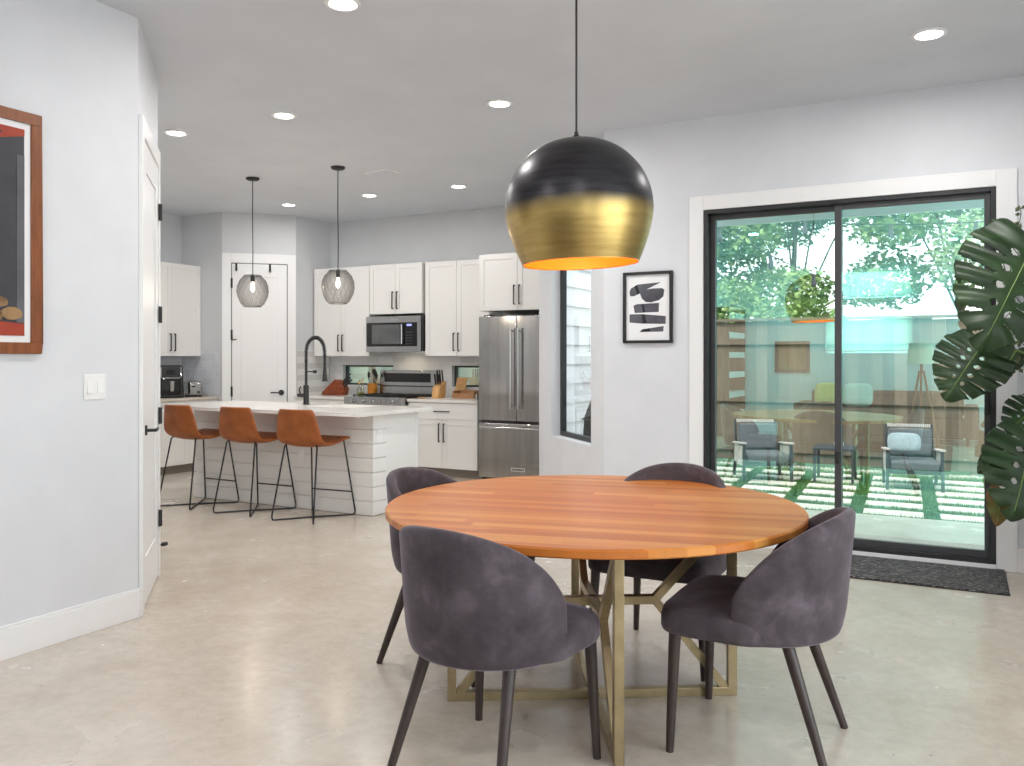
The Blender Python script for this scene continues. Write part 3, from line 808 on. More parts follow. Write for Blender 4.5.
mb.tube(L_, .0032, 5); mb.build('spring', 'black', t)
mb = MB(); mb.cyl((.262, 0, .47), (.262, 0, .36), .012); mb.cyl((.262, 0, .36), (.264, 0, .235), .013, .022); mb.cyl((.264, 0, .235), (.264, 0, .225), .026); mb.build('spray_head', 'black', t)
mb = MB(); mb.cyl((0, 0, .315), (.13, 0, .315), .006); mb.cyl((.125, 0, .30), (.125, 0, .33), .018); mb.build('holder_arm', 'black', t)
mb = MB(); mb.cyl((-.02, 0, .085), (-.11, 0, .085), .02, seg=18); mb.tube([(-.085, 0, .1), (-.075, -.02, .14), (-.045, -.03, .17)], .007); mb.build('lever', 'black', t)
# outlets
def outlet(loc, rz, lb):
    t = thing('wall_outlet', lb, 'outlet', loc, rz)
    MB().box(-.035, .035, -.006, 0, -.058, .058).build('plate', 'plastic', t, bevel=.002)
    mb = MB()
    for z in (-.024, .024):
        mb.box(-.017, .017, -.008, -.006, z-.016, z+.016)
    mb.build('socket_face', 'trim', t, bevel=.001)
outlet((IX1+.012, 5.875, .673), R(90), 'white power outlet on the side end of the island')
outlet((-5.18, IY0, .47), 0, 'white power outlet low on the island front behind the right bar stool')

# ------------------------------------------------------------------ bar stools (front is local +y)
def make_stool():
    t = thing('bar_stool', 'x', 'bar stool', group='leather bar stools at the island')
    prof = [(-.262, .925), (-.25, .885), (-.232, .81), (-.214, .735), (-.196, .675), (-.165, .635), (-.115, .615), (-.04, .612), (.04, .625), (.13, .645), (.21, .662), (.252, .66)]
    wid = [.335, .37, .41, .44, .46, .465, .46, .45, .44, .43, .42, .41]
    pr = smoothprof([(a, b, c) for (a, b), c in zip(prof, wid)], 2)
    def f(u, v):
        k = u*(len(pr)-1); i = min(int(k), len(pr)-2); q = k-i
        y, z, w_ = (pr[i][j]+(pr[i+1][j]-pr[i][j])*q for j in range(3))
        x = (v-.5)*w_; e = abs(2*v-1)
        up = max(0, 1-abs((u-.45)/.4))
        z += .03*e**2.2*up; y += .045*e**2*max(0, 1-u*2.0)
        return (x, y, z)
    mb = MB(); mb.grid(f, len(pr)-1, 12); mb.build('seat', 'leather', t, solid=.022, subsurf=1)
    foot = {(-1, -1): (-.22, -.265), (1, -1): (.2, -.25), (-1, 1): (-.2, .245), (1, 1): (.25, .258)}
    topp = {(-1, -1): (-.165, -.16, .622), (1, -1): (.165, -.16, .622), (-1, 1): (-.17, .195, .655), (1, 1): (.17, .195, .655)}
    for k, (fx, fy) in foot.items():
        tx, ty, tz = topp[k]
        d = Vector((-fx, -fy, 0)).normalized()
        mb = MB()
        mb.tube([(tx*.8, ty*.8, tz+.008), (tx*.93, ty*.93, tz+.004), (tx, ty, tz-.012), (fx*.985, fy*.985, .035), (fx*.965, fy*.965, .01), (fx*.93, fy*.93, .0065), (0, 0, .0072 if k[0]*k[1] > 0 else .0082)], .0072, 8)
        mb.build('leg', 'rod', t)
    a = Vector((-.2, .25, 0)); zf = .2
    def at(k):
        fx, fy = foot[k]; tx, ty, tz = topp[k]; q = zf/tz
        return (fx+(tx-fx)*q, fy+(ty-fy)*q, zf)
    mb = MB(); mb.cyl(at((-1, 1)), at((1, 1)), .0062); mb.build('footrest', 'rod', t)
    return t
st = make_stool()
for i, (x, lb) in enumerate([(-6.17, 'tan leather bar stool at the left end of the island, nearest the white door'), (-5.475, 'middle one of the three tan leather bar stools at the island'),
                             (-4.81, 'tan leather bar stool at the right end of the island, nearest the dining table')]):
    o = st if i == 0 else copy_tree(st)
    o.location = (x, 5.51, 0); o.rotation_euler.z = R((-3, 0, 3)[i]); o['label'] = lb

# ------------------------------------------------------------------ cabinets (front at local y=0, facing -y)
def handle(parent, x, z, L=.16, vert=True, y=-.02):
    mb = MB(); h = L/2; r_ = .0055
    if vert:
        mb.box(x-r_, x+r_, y-.03, y-.019, z-h, z+h); mb.box(x-r_, x+r_, y-.02, y, z-h, z-h+.011); mb.box(x-r_, x+r_, y-.02, y, z+h-.011, z+h)
    else:
        mb.box(x-h, x+h, y-.03, y-.019, z-r_, z+r_); mb.box(x-h, x-h+.011, y-.02, y, z-r_, z+r_); mb.box(x+h-.011, x+h, y-.02, y, z-r_, z+r_)
    return mb.build('handle', 'black', parent, bevel=.001)
def shaker(parent, name, x0, x1, z0, z1, rail=.058):
    mb = MB(); g_ = .0018
    x0 += g_; x1 -= g_; z0 += g_; z1 -= g_
    mb.box(x0, x1, -.013, -.001, z0, z1)
    mb.box(x0, x0+rail, -.02, -.013, z0, z1); mb.box(x1-rail, x1, -.02, -.013, z0, z1)
    mb.box(x0+rail, x1-rail, -.02, -.013, z0, z0+rail); mb.box(x0+rail, x1-rail, -.02, -.013, z1-rail, z1)
    return mb.build(name, 'cab', parent, bevel=.0012)
def slab(parent, name, x0, x1, z0, z1):
    g_ = .0018
    return MB().box(x0+g_, x1-g_, -.02, -.001, z0+g_, z1-g_).build(name, 'cab', parent, bevel=.002)
def upper(lb, loc, rz, w, d, h, hl=.21, hz=.165):
    t = thing('wall_cabinet', lb, 'wall cabinet', loc, rz, 'white shaker wall cabinets')
    MB().box(0, w, 0, d, 0, h).build('carcass', 'cab', t, bevel=.001)
    for k in range(2):
        dr_ = shaker(t, 'door', k*w/2, (k+1)*w/2, 0, h)
        handle(dr_, w/2+(-.032, .032)[k], hz, hl)
    return t
def base(lb, loc, rz, w, d, top, drawer=True, ndoor=2):
    t = thing('base_cabinet', lb, 'base cabinet', loc, rz, 'white shaker base cabinets')
    MB().box(0, w, 0, d, .1, top).build('carcass', 'cab', t, bevel=.001)
    MB().box(0, w, .06, d, 0, .1).build('plinth', 'toe', t, smooth=False)
    zd = top-.19 if drawer else top
    if drawer:
        q = slab(t, 'drawer', 0, w, zd, top-.006); handle(q, w/2, (zd+top)/2, .2, False)
    for k in range(ndoor):
        q = shaker(t, 'door', k*w/ndoor, (k+1)*w/ndoor, .1, zd)
        x = w/2+(-.032, .032)[k] if ndoor == 2 else w-.04
        handle(q, x, zd-.145, .21)
    return t
upper('tall white two-door wall cabinet left of the microwave, behind the right globe pendant', (-7.30, 8.40, 1.36), 0, .875, .318, 1.11)
upper('short white two-door wall cabinet mounted directly above the microwave', (-6.42, 8.40, 1.87), 0, .775, .318, .605)
upper('tall white two-door wall cabinet between the microwave and the refrigerator', (-5.60, 8.40, 1.36), 0, .87, .318, 1.11)
t = upper('deep white wall cabinet mounted above the refrigerator', (-4.643, 8.02, 1.85), 0, .94, .698, .612)
upper('white wall cabinet above the air fryer, left of the pantry door', (-8.314, 6.58, 1.36), R(90), .872, .324, 1.11)
upper('white wall cabinet half hidden behind the near white door', (-8.314, 5.70, 1.36), R(90), .872, .324, 1.11)
base('white base cabinet with a wide drawer between the range and the refrigerator', (-5.60, 8.05, 0), 0, .92, .66, KZ-.035)
base('white base cabinet left of the range, mostly behind the island', (-7.30, 8.05, 0), 0, .84, .66, KZ-.035)
base('pale base cabinet below the toaster, left of the pantry door', (-8.01, 6.56, 0), R(90), .885, .62, KZ-.035)
base('pale base cabinet half hidden behind the near white door', (-8.01, 5.665, 0), R(90), .885, .62, KZ-.035)
def worktop(lb, x0, x1, y0, y1, mat='counter'):
    tag(MB().box(x0, x1, y0, y1, KZ-.034, KZ).build('worktop', mat, bevel=.003), lb, 'worktop', 'quartz worktops along the walls')
worktop('pale quartz worktop between the range and the refrigerator', -5.612, -4.675, 8.02, 8.712)
worktop('pale quartz worktop left of the range with the reddish knife block on it', -7.313, -6.458, 8.02, 8.712)
worktop('taupe quartz worktop under the air fryer and toaster', -8.632, -7.985, 5.66, 7.445, 'counter_edge')
# backsplashes
mb = MB()
def splash(name, loc, rz, w, z0, z1, mat, holes=()):
    mb = MB(); xs = sorted({0, w, *[h[0] for h in holes], *[h[1] for h in holes]}); zs = sorted({z0, z1, *[h[2] for h in holes], *[h[3] for h in holes]})
    for a, b in zip(xs, xs[1:]):
        for c, d in zip(zs, zs[1:]):
            if not any(h[0] < (a+b)/2 < h[1] and h[2] < (c+d)/2 < h[3] for h in holes):
                mb.box(a, b, -.006, 0, c, d)
    return struct(mb.build(name, mat, loc=loc, rotz=rz, smooth=False))
splash('trim_4', (-7.32, 8.72, 0), 0, 2.67, KZ, 1.87, 'tile', [(W1[0]+7.32, W1[1]+7.32, 0.99, 1.245), (W2[0]+7.32, 2.67, 0.99, 1.245)])
splash('trim_6', (-8.64, 7.454, 0), 0, .655, KZ, 1.435, 'tile_blue')
splash('trim_7', (-8.64, 5.6, 0), R(90), 1.85, KZ, 1.37, 'tile_blue')
struct(MB().box(-.006, 0, 0, .6, KZ, 1.44).build('trim_8', make_tile('pinkish_grey_tile', srgb(206, 203, 202), srgb(216, 213, 211), srgb(226, 225, 224), .2, .075), loc=(-7.314, 8.09, 0), smooth=False))

# ------------------------------------------------------------------ microwave
t = thing('microwave', 'stainless over-the-range microwave below the short wall cabinet', 'microwave', (-6.435, 8.36, 1.408))
w, h = .825, .432
MB().box(0, w, 0, .355, .012, h).build('case', 'black', t, bevel=.003)
mb = MB(); mb.box(0, w-.025, -.025, 0, 0, .07); mb.box(0, w-.025, -.025, 0, h-.075, h); mb.box(w-.075, w-.025, -.025, 0, .07, h-.075)
mb.build('face_frame', 'steel_h', t, bevel=.002)
MB().box(.45, .51, .12, .2, .004, .012).build('cooktop_light', 'bulb_soft', t)
MB().box(.36, .48, -.0265, -.025, h-.05, h-.034).build('badge', 'chrome', t)
d_ = MB().box(.0, .56, -.022, 0, .072, h-.077).build('door', 'glassblack', t, bevel=.002)
MB().box(.085, .5, -.0235, -.022, .1, h-.1).build('window', noisy('tinted_oven_window', srgb(84, 86, 88), srgb(104, 106, 108), 3, .15), d_)
mb = MB(); mb.cyl((.545, -.05, .1), (.545, -.05, h-.1), .011); mb.cyl((.545, -.05, .12), (.545, -.02, .12), .008); mb.cyl((.545, -.05, h-.12), (.545, -.02, h-.12), .008); mb.build('handle', 'chrome', d_)
cp = MB().box(.565, w-.077, -.022, 0, .072, h-.077).build('control_panel', 'glassblack', t)
MB().box(.6, .67, -.0232, -.022, h-.12, h-.095).build('display', 'display', cp)
mb = MB()
for a in range(3):
    for b in range(5): mb.box(.595+a*.032, .612+a*.032, -.0232, -.022, .095+b*.034, .11+b*.034)
mb.build('button', 'frame_grey', cp)

L = bpy.data.lights.new('cooktop_light', 'AREA'); L.size = .06; L.energy = 1.6; L.color = (1, .78, .5)
lo = bpy.data.objects.new('cooktop_light', L); col.objects.link(lo); lo.location = (-5.955, 8.49, 1.415)
# ------------------------------------------------------------------ range
t = thing('kitchen_range', 'stainless gas range with five front knobs against the tiled wall', 'range', (-6.448, 8.03, 0))
w = .826
MB().box(0, w, .02, .66, .05, KZ-.01).build('body', 'steel', t, bevel=.003)
MB().box(.01, w-.01, -.0, .02, .06, .2).build('warming_drawer', 'steel_h', t, bevel=.003)
od = MB().box(.01, w-.01, -.012, .02, .21, .73).build('oven_door', 'steel_h', t, bevel=.003)
MB().box(.12, w-.12, -.0135, -.012, .32, .6).build('oven_window', 'glassblack', od)
mb = MB(); mb.cyl((.06, -.05, .68), (w-.06, -.05, .68), .012); mb.cyl((.09, -.05, .68), (.09, -.012, .68), .009); mb.cyl((w-.09, -.05, .68), (w-.09, -.012, .68), .009); mb.build('handle', 'chrome', od)
MB().box(.0, w, -.1, .02, .795, KZ+.012).build('control_panel', 'steel_h', t, bevel=.003)
for k in range(5):
    mb = MB(); x = .14+k*(w-.28)/4
    mb.cyl((x, -.1, .838), (x, -.125, .838), .023, .02, 20); mb.box(x-.005, x+.005, -.137, -.123, .82, .856); mb.build('knob', 'chrome', t)
MB().box(0, w, .0, .6, KZ-.01, KZ+.012).build('cooktop', 'blackgloss', t, bevel=.002)
for gx in (.03, .29, .55):
    mb = MB(); z = KZ+.032
    for x in (gx, gx+.12, gx+.24): mb.box(x-.006, x+.006, .04, .56, z-.01, z)
    for y in (.05, .17, .3, .43, .55): mb.box(gx, gx+.24, y-.006, y+.006, z-.01, z)
    for x in (gx, gx+.24):
        for y in (.05, .55): mb.box(x-.008, x+.008, y-.008, y+.008, KZ+.012, z)
    mb.build('grate', 'black', t)
for x in (.15, .41, .67):
    for y in (.17, .43):
        mb = MB(); mb.cyl((x, y, KZ+.012), (x, y, KZ+.02), .04); mb.build('burner', 'black', t)
bg = MB().hull8([(0, .595, KZ), (w, .595, KZ), (w, .66, KZ), (0, .66, KZ), (0, .61, 1.185), (w, .61, 1.185), (w, .66, 1.185), (0, .66, 1.185)]).build('backguard', 'steel_h', t, bevel=.003)
MB().hull8([(.07, .598, 1.04), (w-.07, .598, 1.04), (w-.07, .61, 1.04), (.07, .61, 1.04), (.07, .605, 1.15), (w-.07, .605, 1.15), (w-.07, .612, 1.15), (.07, .612, 1.15)]).build('display_panel', 'glassblack', bg)
MB().box(.0, w, .592, .6, .985, .997).build('black_strip', 'black', bg)  # thin black strip across the face of the backguard

# ------------------------------------------------------------------ refrigerator
t = thing('refrigerator', 'stainless french-door refrigerator with a bottom freezer drawer', 'refrigerator', (-4.592, 7.90, 0))
w = .925
MB().box(.0, w, .065, .8, .03, 1.765).build('body', 'frame_grey', t, bevel=.003)
MB().box(.02, w-.02, .06, .1, 0, .06).build('kick_plate', 'black', t)
for k in range(2):
    d_ = MB().box(k*w/2+.0025, (k+1)*w/2-.0025, 0, .062, .672, 1.785).build('door', 'steel', t, bevel=.008)
    x = w/2+(-.045, .045)[k]
    mb = MB(); mb.cyl((x, -.055, .80), (x, -.055, 1.655), .013, seg=16); mb.cyl((x, -.055, .83), (x, 0, .83), .011); mb.cyl((x, -.055, 1.625), (x, 0, 1.625), .011); mb.build('handle', 'chrome', d_)
d_ = MB().box(.0025, w-.0025, 0, .062, .06, .645).build('freezer_drawer', 'steel', t, bevel=.008)
mb = MB(); mb.cyl((.06, -.055, .60), (w-.06, -.055, .60), .013, seg=16); mb.cyl((.1, -.055, .60), (.1, 0, .60), .011); mb.cyl((w-.1, -.055, .60), (w-.1, 0, .60), .011); mb.build('handle', 'chrome', d_)
mb = MB(); bx0, bx1, bz0, bz1 = .40, .56, .145, .18
mb.box(bx0, bx1, -.003, 0, bz0, bz0+.004); mb.box(bx0, bx1, -.003, 0, bz1-.004, bz1); mb.box(bx0, bx0+.004, -.003, 0, bz0, bz1); mb.box(bx1-.004, bx1, -.003, 0, bz0, bz1)
mb.build('badge', 'plastic', d_)
MB().box(.05, .13, .03, .12, 1.765, 1.8).build('hinge_cover', 'black', t); MB().box(w-.13, w-.05, .03, .12, 1.765, 1.8).build('hinge_cover', 'black', t)

# ------------------------------------------------------------------ worktop items
t = thing('air_fryer', 'black air fryer with a silver handle on the left worktop', 'air fryer', (-8.27, 6.94, KZ), R(62))
MB().hull8([(-.15, -.16, 0), (.15, -.16, 0), (.15, .16, 0), (-.15, .16, 0), (-.14, -.14, .385), (.14, -.14, .385), (.14, .15, .385), (-.14, .15, .385)]).build('body', 'black', t, bevel=.02)
b_ = MB().box(-.11, .11, -.172, -.158, .035, .225).build('basket', 'blackgloss', t, bevel=.006)
MB().hull8([(-.018, -.215, .08), (.018, -.215, .08), (.018, -.165, .08), (-.018, -.165, .08), (-.022, -.23, .2), (.022, -.23, .2), (.022, -.168, .2), (-.022, -.168, .2)]).build('handle', 'chrome', b_, bevel=.006)
mb = MB(); mb.tube([(-.11, -.15, .36), (-.112, -.162, .25), (-.09, -.168, .235), (.09, -.168, .235), (.112, -.162, .25), (.11, -.15, .36)], .006, 8); mb.build('silver_trim', 'chrome', t)
MB().box(-.05, .05, -.158, -.145, .28, .33).build('display', 'glassblack', t)
t = thing('toaster', 'small stainless toaster beside the black air fryer', 'toaster', (-8.2, 7.25, KZ), R(62))
MB().box(-.085, .085, -.13, .13, .012, .19).build('body', 'steel', t, bevel=.03)
MB().box(-.08, .08, -.125, .125, 0, .012).build('base', 'black', t)
for x in (-.03, .03): MB().box(x-.012, x+.012, -.09, .09, .1895, .1915).build('slot', 'black', t)
mb = MB(); mb.box(-.055, -.015, -.15, -.13, .12, .135); mb.build('lever', 'black', t)
mb = MB(); mb.cyl((.03, -.13, .06), (.03, -.145, .06), .016); mb.build('dial', 'black', t)

t = thing('knife_block', 'reddish wooden slanted knife block left of the range', 'knife block', (-6.93, 8.38, KZ), R(5))
mb = MB(); poly = [(-.19, 0), (.13, 0), (.15, .09), (.07, .185), (.0, .2), (-.19, .035)]
mb.rings([[(x, -.06, z) for x, z in poly], [(x, .06, z) for x, z in poly]]); mb.build('block', 'blockred', t, bevel=.012)
def knife(p, d, L, r_, lb, grp):
    o = MB()
    p = Vector(p); d = Vector(d).normalized()
    o.bar(p - d*.05, p+d*.012, .003, r_*1.6); o.bar(p+d*.012, p + d*L, r_*1.5, r_*2.2)
    tag(o.build('kitchen_knife', 'black', bevel=.002), lb, 'knife', grp)
dk = Vector((.82, 0, .57))
for k, (dx, dz, yy, L) in enumerate([(.15, .10, -.035, .13), (.135, .125, -.03, .15), (.115, .15, .0, .14), (.09, .175, .03, .16), (.13, .13, .035, .12)]):
    knife((-6.93+dx-.012, 8.38+yy, KZ+dz), (.8, -.05, .55+.08*(k % 2)), L, .008, 'black-handled knife standing in the reddish slanted knife block', 'knives in the reddish block')
t = thing('knife_block', 'pale maple knife block right of the range', 'knife block', (-5.40, 8.36, KZ), 0)
mb = MB(); mb.hull8([(-.05, -.075, 0), (.05, -.075, 0), (.05, .07, 0), (-.05, .07, 0), (-.05, -.05, .13), (.05, -.05, .13), (.05, .1, .2), (-.05, .1, .2)]); mb.build('block', 'lightwood', t, bevel=.006)
for k in range(3):
    for j in range(2):
        knife((-5.432+k*.032, 8.35+j*.06, KZ+.153+j*.028), (-.02, -.16, 1), .13+.02*j, .0075, 'black-handled knife standing upright in the maple knife block', 'knives in the maple block')
def bottle(x, y, lb, m, h=.17, r_=.028, cap='lightwood'):
    t = thing('oil_bottle', lb, 'bottle', (x, y, KZ))
    MB().lathe([(r_*.9, 0), (r_, .006), (r_, h*.55), (r_*.8, h*.66), (r_*.35, h*.76), (r_*.33, h)], seg=20).build('glass_body', m, t)
    MB().lathe([(r_*.84, .004), (r_*.9, .008), (r_*.9, h*.3), (.001, h*.3)], seg=20).build('oil', plain('olive_oil', srgb(170, 160, 60), .2), t)
    MB().lathe([(r_*.4, h), (r_*.42, h+.03), (.001, h+.032)], seg=14).build('stopper', cap, t)
    mb = MB(); mb.tube([(0, 0, h+.03), (.004, 0, h+.05), (.02, 0, h+.065)], .004); mb.build('spout', 'chrome', t)
bottle(-6.56, 8.36, 'clear glass oil bottle at the right edge of the left worktop', 'bottleglass', .15, .03)
bottle(-6.62, 8.5, 'second clear glass oil bottle, standing closer to the tiled wall', 'bottleglass', .16, .026)
t = thing('utensil_crock', 'amber utensil crock left of the range backguard', 'crock', (-6.51, 8.56, KZ))
MB().lathe([(.055, 0), (.06, .01), (.062, .15), (.055, .152), (.053, .02), (.001, .015)], seg=24).build('pot', 'amber', t)
for k, (dx, dy, L, hd) in enumerate([(-.03, 0, .2, .02), (.0, .02, .24, .028), (.03, -.01, .22, .024), (.02, .02, .19, .02)]):
    o = thing('cooking_utensil', ('black ladle', 'black slotted spoon', 'black turner', 'black spatula')[k] + ' standing in the amber crock', 'utensil', (-6.51, 8.56, KZ+.018), 0, 'utensils in the amber crock')
    tip = Vector((dx*1.9, dy*1.6, L))
    mb = MB(); mb.tube([(dx*.4, dy*.4, 0), tuple(tip)], .005, 6); mb.build('handle', 'black', o)
    mb = MB(); mb.rings([[(tip.x+hd*f*math.cos(a*PI/5), tip.y+.006*math.sin(a*PI/5), tip.z+zz) for a in range(10)] for f, zz in ((.3, -.005), (1, .02), (1.05, .05), (.6, .075))]); mb.build('head', 'black', o)
t = thing('cutting_board', 'pale wooden cutting board leaning on the tiled wall behind the maple block', 'cutting board', (-5.27, 8.63, KZ), 0)
mb = MB(); mb.hull8([(-.07, -.04, 0), (.07, -.04, 0), (.07, -.022, 0), (-.07, -.022, 0), (-.07, .05, .235), (.07, .05, .235), (.07, .068, .235), (-.07, .068, .235)]); mb.build('board', 'lightwood', t, bevel=.004)
t = thing('wooden_tray', 'brown wooden bread tray beside the maple knife block', 'tray', (-5.1, 8.5, KZ), R(4))
mb = MB(); mb.box(-.14, .14, -.1, .1, 0, .012); mb.box(-.14, .14, -.1, -.088, .012, .06); mb.box(-.14, .14, .088, .1, .012, .09); mb.box(-.14, -.128, -.088, .088, .012, .085); mb.box(.128, .14, -.088, .088, .012, .085)
mb.build('tray_body', 'midwood', t, bevel=.003)
t = thing('spoon_rest', 'small round wooden spoon rest on the worktop right of the range', 'spoon rest', (-5.52, 8.2, KZ))
MB().lathe([(.03, 0), (.05, .008), (.052, .012), (.04, .007), (.001, .005)], seg=24).build('dish', 'lightwood', t)
t = thing('salt_shaker', 'tiny steel shaker on the worktop against the refrigerator', 'shaker', (-4.74, 8.12, KZ))
MB().lathe([(.018, 0), (.02, .01), (.016, .05), (.018, .055), (.012, .07), (.001, .072)], seg=18).build('body', 'steel', t)

# ------------------------------------------------------------------ monstera
t = thing('monstera_plant', 'large monstera plant with split dark leaves at the right edge, by the door', 'plant', (.78, 5.5, 0))
def px3(u, v, d): return Vector((d*(-.4679+(u-512)/847*.8838), d*(.8838+(u-512)/847*.4679), 1.35+(357-v)/847*d))
O = Vector((.78, 5.5, 0))
def leaf(base_, tip, width, nrm, mat='leafdark', lobes=6, holes=True, droop=.12, cut=.36):
    base_ = Vector(base_)-O; tip = Vector(tip)-O
    ax = tip-base_; L = ax.length; ax.normalize()
    n = Vector(nrm); n = (n-ax*n.dot(ax)).normalized(); sd = ax.cross(n)
    def half(u):      # half width along the midrib, u=0 at petiole
        return math.sin(PI*min(1, max(0, (u*.93+.07)))**.72)**.8
    def pos(u, v):
        s = 2*v-1; a = abs(s)
        back = .22*L*a*max(0, 1-u*1.3)          # heart-shaped shoulders
        sweep = .20*L*a**1.3*(u)
        hw = width/2*half(u)
        wob = 1
        p = base_ + ax*(u*L*.96 - back + sweep*.55) + sd*(s*hw*wob)
        p += n*(-droop*L*(a**2)*.8 - droop*L*u*u*.8 + .03*L*math.sin(lobes*2*PI*u)*a)
        return p
    def keep(u, v):
        a = abs(2*v-1); sgn = 1 if v > .5 else 0
        ph = (u*lobes + .35*sgn + a*.25) % 1
        if .1 < u < .93 and a > cut + .1*math.sin(7*u+3*sgn):
            if ph < .05+.17*(a-cut): return False
        if holes and .12 < u < .8 and .13 < a < .3:
            if ((ph-.55)/.2)**2+((a-.215)/.075)**2 < 1: return False
        return True
    mb = MB(); mb.grid(pos, 150, 60, keep)
    lf = mb.build('leaf', mat, t, solid=.0025, angle=80)
    mb = MB(); mb.tube([pos(k/10, .5)+n*.003 for k in range(11)], .005, 6, .002); mb.build('midrib', 'leafvein', lf)
    return lf
def petiole(pts):
    mb = MB(); mb.tube([Vector(p)-O for p in pts], .011, 8, .007); mb.build('petiole', 'stem', t)
C0 = Vector((.78, 5.5, .55))
camdir = Vector((.35, -.85, .4))
def smoothpts(pts, n=6): return [Vector(p) for p in smoothprof([tuple(p) for p in pts], n)]
l1b, l1t = px3(1034, 243, 4.85), px3(990, 334, 4.65)
leaf(l1b, l1t, .67, (.25, -.9, .35), lobes=6); petiole(smoothpts([C0, Vector((.80, 5.45, 1.3)), Vector((.62, 5.4, 1.95)), l1b]))
l2b, l2t = px3(982, 345, 5.2), px3(948, 393, 5.15)
leaf(l2b, l2t, .46, (.1, -.8, .6), lobes=6); petiole(smoothpts([C0, Vector((.75, 5.45, 1.1)), px3(1040, 340, 5.02), px3(1010, 345, 5.12), l2b]))
l3b, l3t = px3(1040, 404, 5.0), px3(1012, 426, 4.9)
leaf(l3b, l3t, .3, (.2, -.7, .7), lobes=5); petiole(smoothpts([C0, Vector((.78, 5.45, 1.0)), l3b]))
l4b, l4t = px3(1032, 438, 4.85), px3(1016, 512, 4.7)
leaf(l4b, l4t, .46, (.15, -.92, .3), lobes=5); petiole(smoothpts([C0, Vector((.74, 5.4, .95)), l4b]))
l5b, l5t = px3(1004, 452, 5.0), px3(980, 470, 5.0)
leaf(l5b, l5t, .17, (.1, -.8, .5), lobes=3, holes=False, cut=.8); petiole(smoothpts([C0, Vector((.66, 5.45, .8)), l5b]))
l6b, l6t = px3(1002, 490, 5.0), px3(998, 523, 4.95)
leaf(l6b, l6t, .15, (.1, -.8, .5), 'dry', lobes=3, holes=False, cut=.8); petiole(smoothpts([C0, Vector((.6, 5.45, .6)), l6b]))
l7b, l7t = px3(1016, 350, 5.1), px3(1000, 378, 5.15)
leaf(l7b, l7t, .16, (.3, -.8, .4), lobes=3, holes=False, cut=.7); petiole(smoothpts([C0, Vector((.78, 5.45, 1.1)), l7b]))
for (a, b_, wd) in (((1.0, 5.3, 1.5), (1.25, 5.0, 1.3), .5), ((.95, 5.65, 1.7), (1.2, 5.75, 1.85), .4), ((.9, 5.2, 1.0), (.95, 4.8, .8), .45)):
    leaf(a, b_, wd, (.2, -.5, .8), lobes=6); petiole(smoothpts([C0, (C0+Vector(a))/2+Vector((0, 0, .2)), Vector(a)]))
mb = MB(); mb.tube([(0, 0, .36), (.01, 0, .5), (0, .0, .62)], .028, 10, .018); mb.build('stem', 'stem', t)
pt_ = thing('plant_pot', 'white ceramic floor pot holding the monstera plant', 'plant pot', (.78, 5.5, 0))
MB().lathe([(.15, 0), (.17, .02), (.21, .4), (.19, .4), (.17, .33), (.001, .33)], seg=36).build('pot', 'pot', pt_)
MB().lathe([(.173, .332), (.1, .36), (.001, .365)], seg=24).build('soil', 'soil', pt_)
tw = thing('wiry_plant', 'thin wiry plant with small dull leaves behind the monstera leaves', 'plant', (1.2, 5.85, 0))
O2 = Vector((1.2, 5.85, 0))
MB().lathe([(.08, 0), (.1, .02), (.12, .26), (.1, .26), (.001, .22)], seg=24).build('planter', 'pot', tw)
for pts in ([(1018, 300), (1003, 262), (996, 240), (1000, 222)], [(1024, 262), (1006, 240), (990, 232)], [(1030, 268), (1018, 236), (1021, 214), (1019, 205)], [(1026, 300), (1012, 272), (1008, 255)], [(1030, 350), (1014, 336), (1004, 322), (1010, 312)], [(1032, 352), (1016, 352), (1012, 364), (1020, 368)]):
    p3 = [px3(u, v, 5.12) for u, v in pts]
    root = Vector((1.2, 5.85, .22)); ctr = smoothpts([root, root.lerp(p3[0], .6)+Vector((0, 0, .15))] + p3, 5)
    mb = MB(); mb.tube([p-O2 for p in ctr], .004, 6, .002); stm = mb.build('stem', 'twig', tw)
    mb = MB()
    for k in range(11, len(ctr)):
        if k % 2 == 0:
            c = ctr[k]-O2; ang = random.uniform(0, 2*PI); ll = random.uniform(.035, .06)
            d = Vector((math.cos(ang), -.3, math.sin(ang)+.2)).normalized(); s_ = d.cross(Vector((0, 1, .2))).normalized()*ll*.3
            vs = [mb.bm.verts.new(q) for q in (c, c+d*ll*.5+s_, c+d*ll, c+d*ll*.5-s_)]
            mb.bm.faces.new(vs)
    if mb.bm.faces: mb.build('leaves', 'twig', stm, solid=.001)

# ------------------------------------------------------------------ outdoors
G = -.06
struct(MB().box(-3.4, 6, YW+.15, 8.2, G-.1, G).build('ground_patio', 'concrete_out', smooth=False))
struct(MB().box(-14, 10, 8.2, 26, G-.12, G-.02).build('ground_yard', 'turf', smooth=False))
struct(MB().box(-14, -3.4, 8.87, 8.2+1, G-.1, G-.019).build('ground_side', 'turf', smooth=False))
sk = -.05
pv = None
for cx in (-3.93, -3.30, -2.67, -2.04, -1.41, -.78, -.148, .482):
    for k in range(6):
        y0 = 8.235+k*.468
        x0 = cx + sk*(y0-8.2)
        if pv is None:
            pv = MB().hull8([(0, 0, -.04), (.5, 0, -.04), (.5-.27*.05, .27, -.04), (-.27*.05, .27, -.04), (0, 0, 0), (.5, 0, 0), (.5-.27*.05, .27, 0), (-.27*.05, .27, 0)]).build('paver', 'paver', bevel=.006)
            o = pv
        else:
            o = pv.copy(); col.objects.link(o)
        o.location = (x0, y0, G+.006)
        tag(o, 'cream concrete paver set in the green turf of the yard', 'paver', 'cream pavers in the turf')
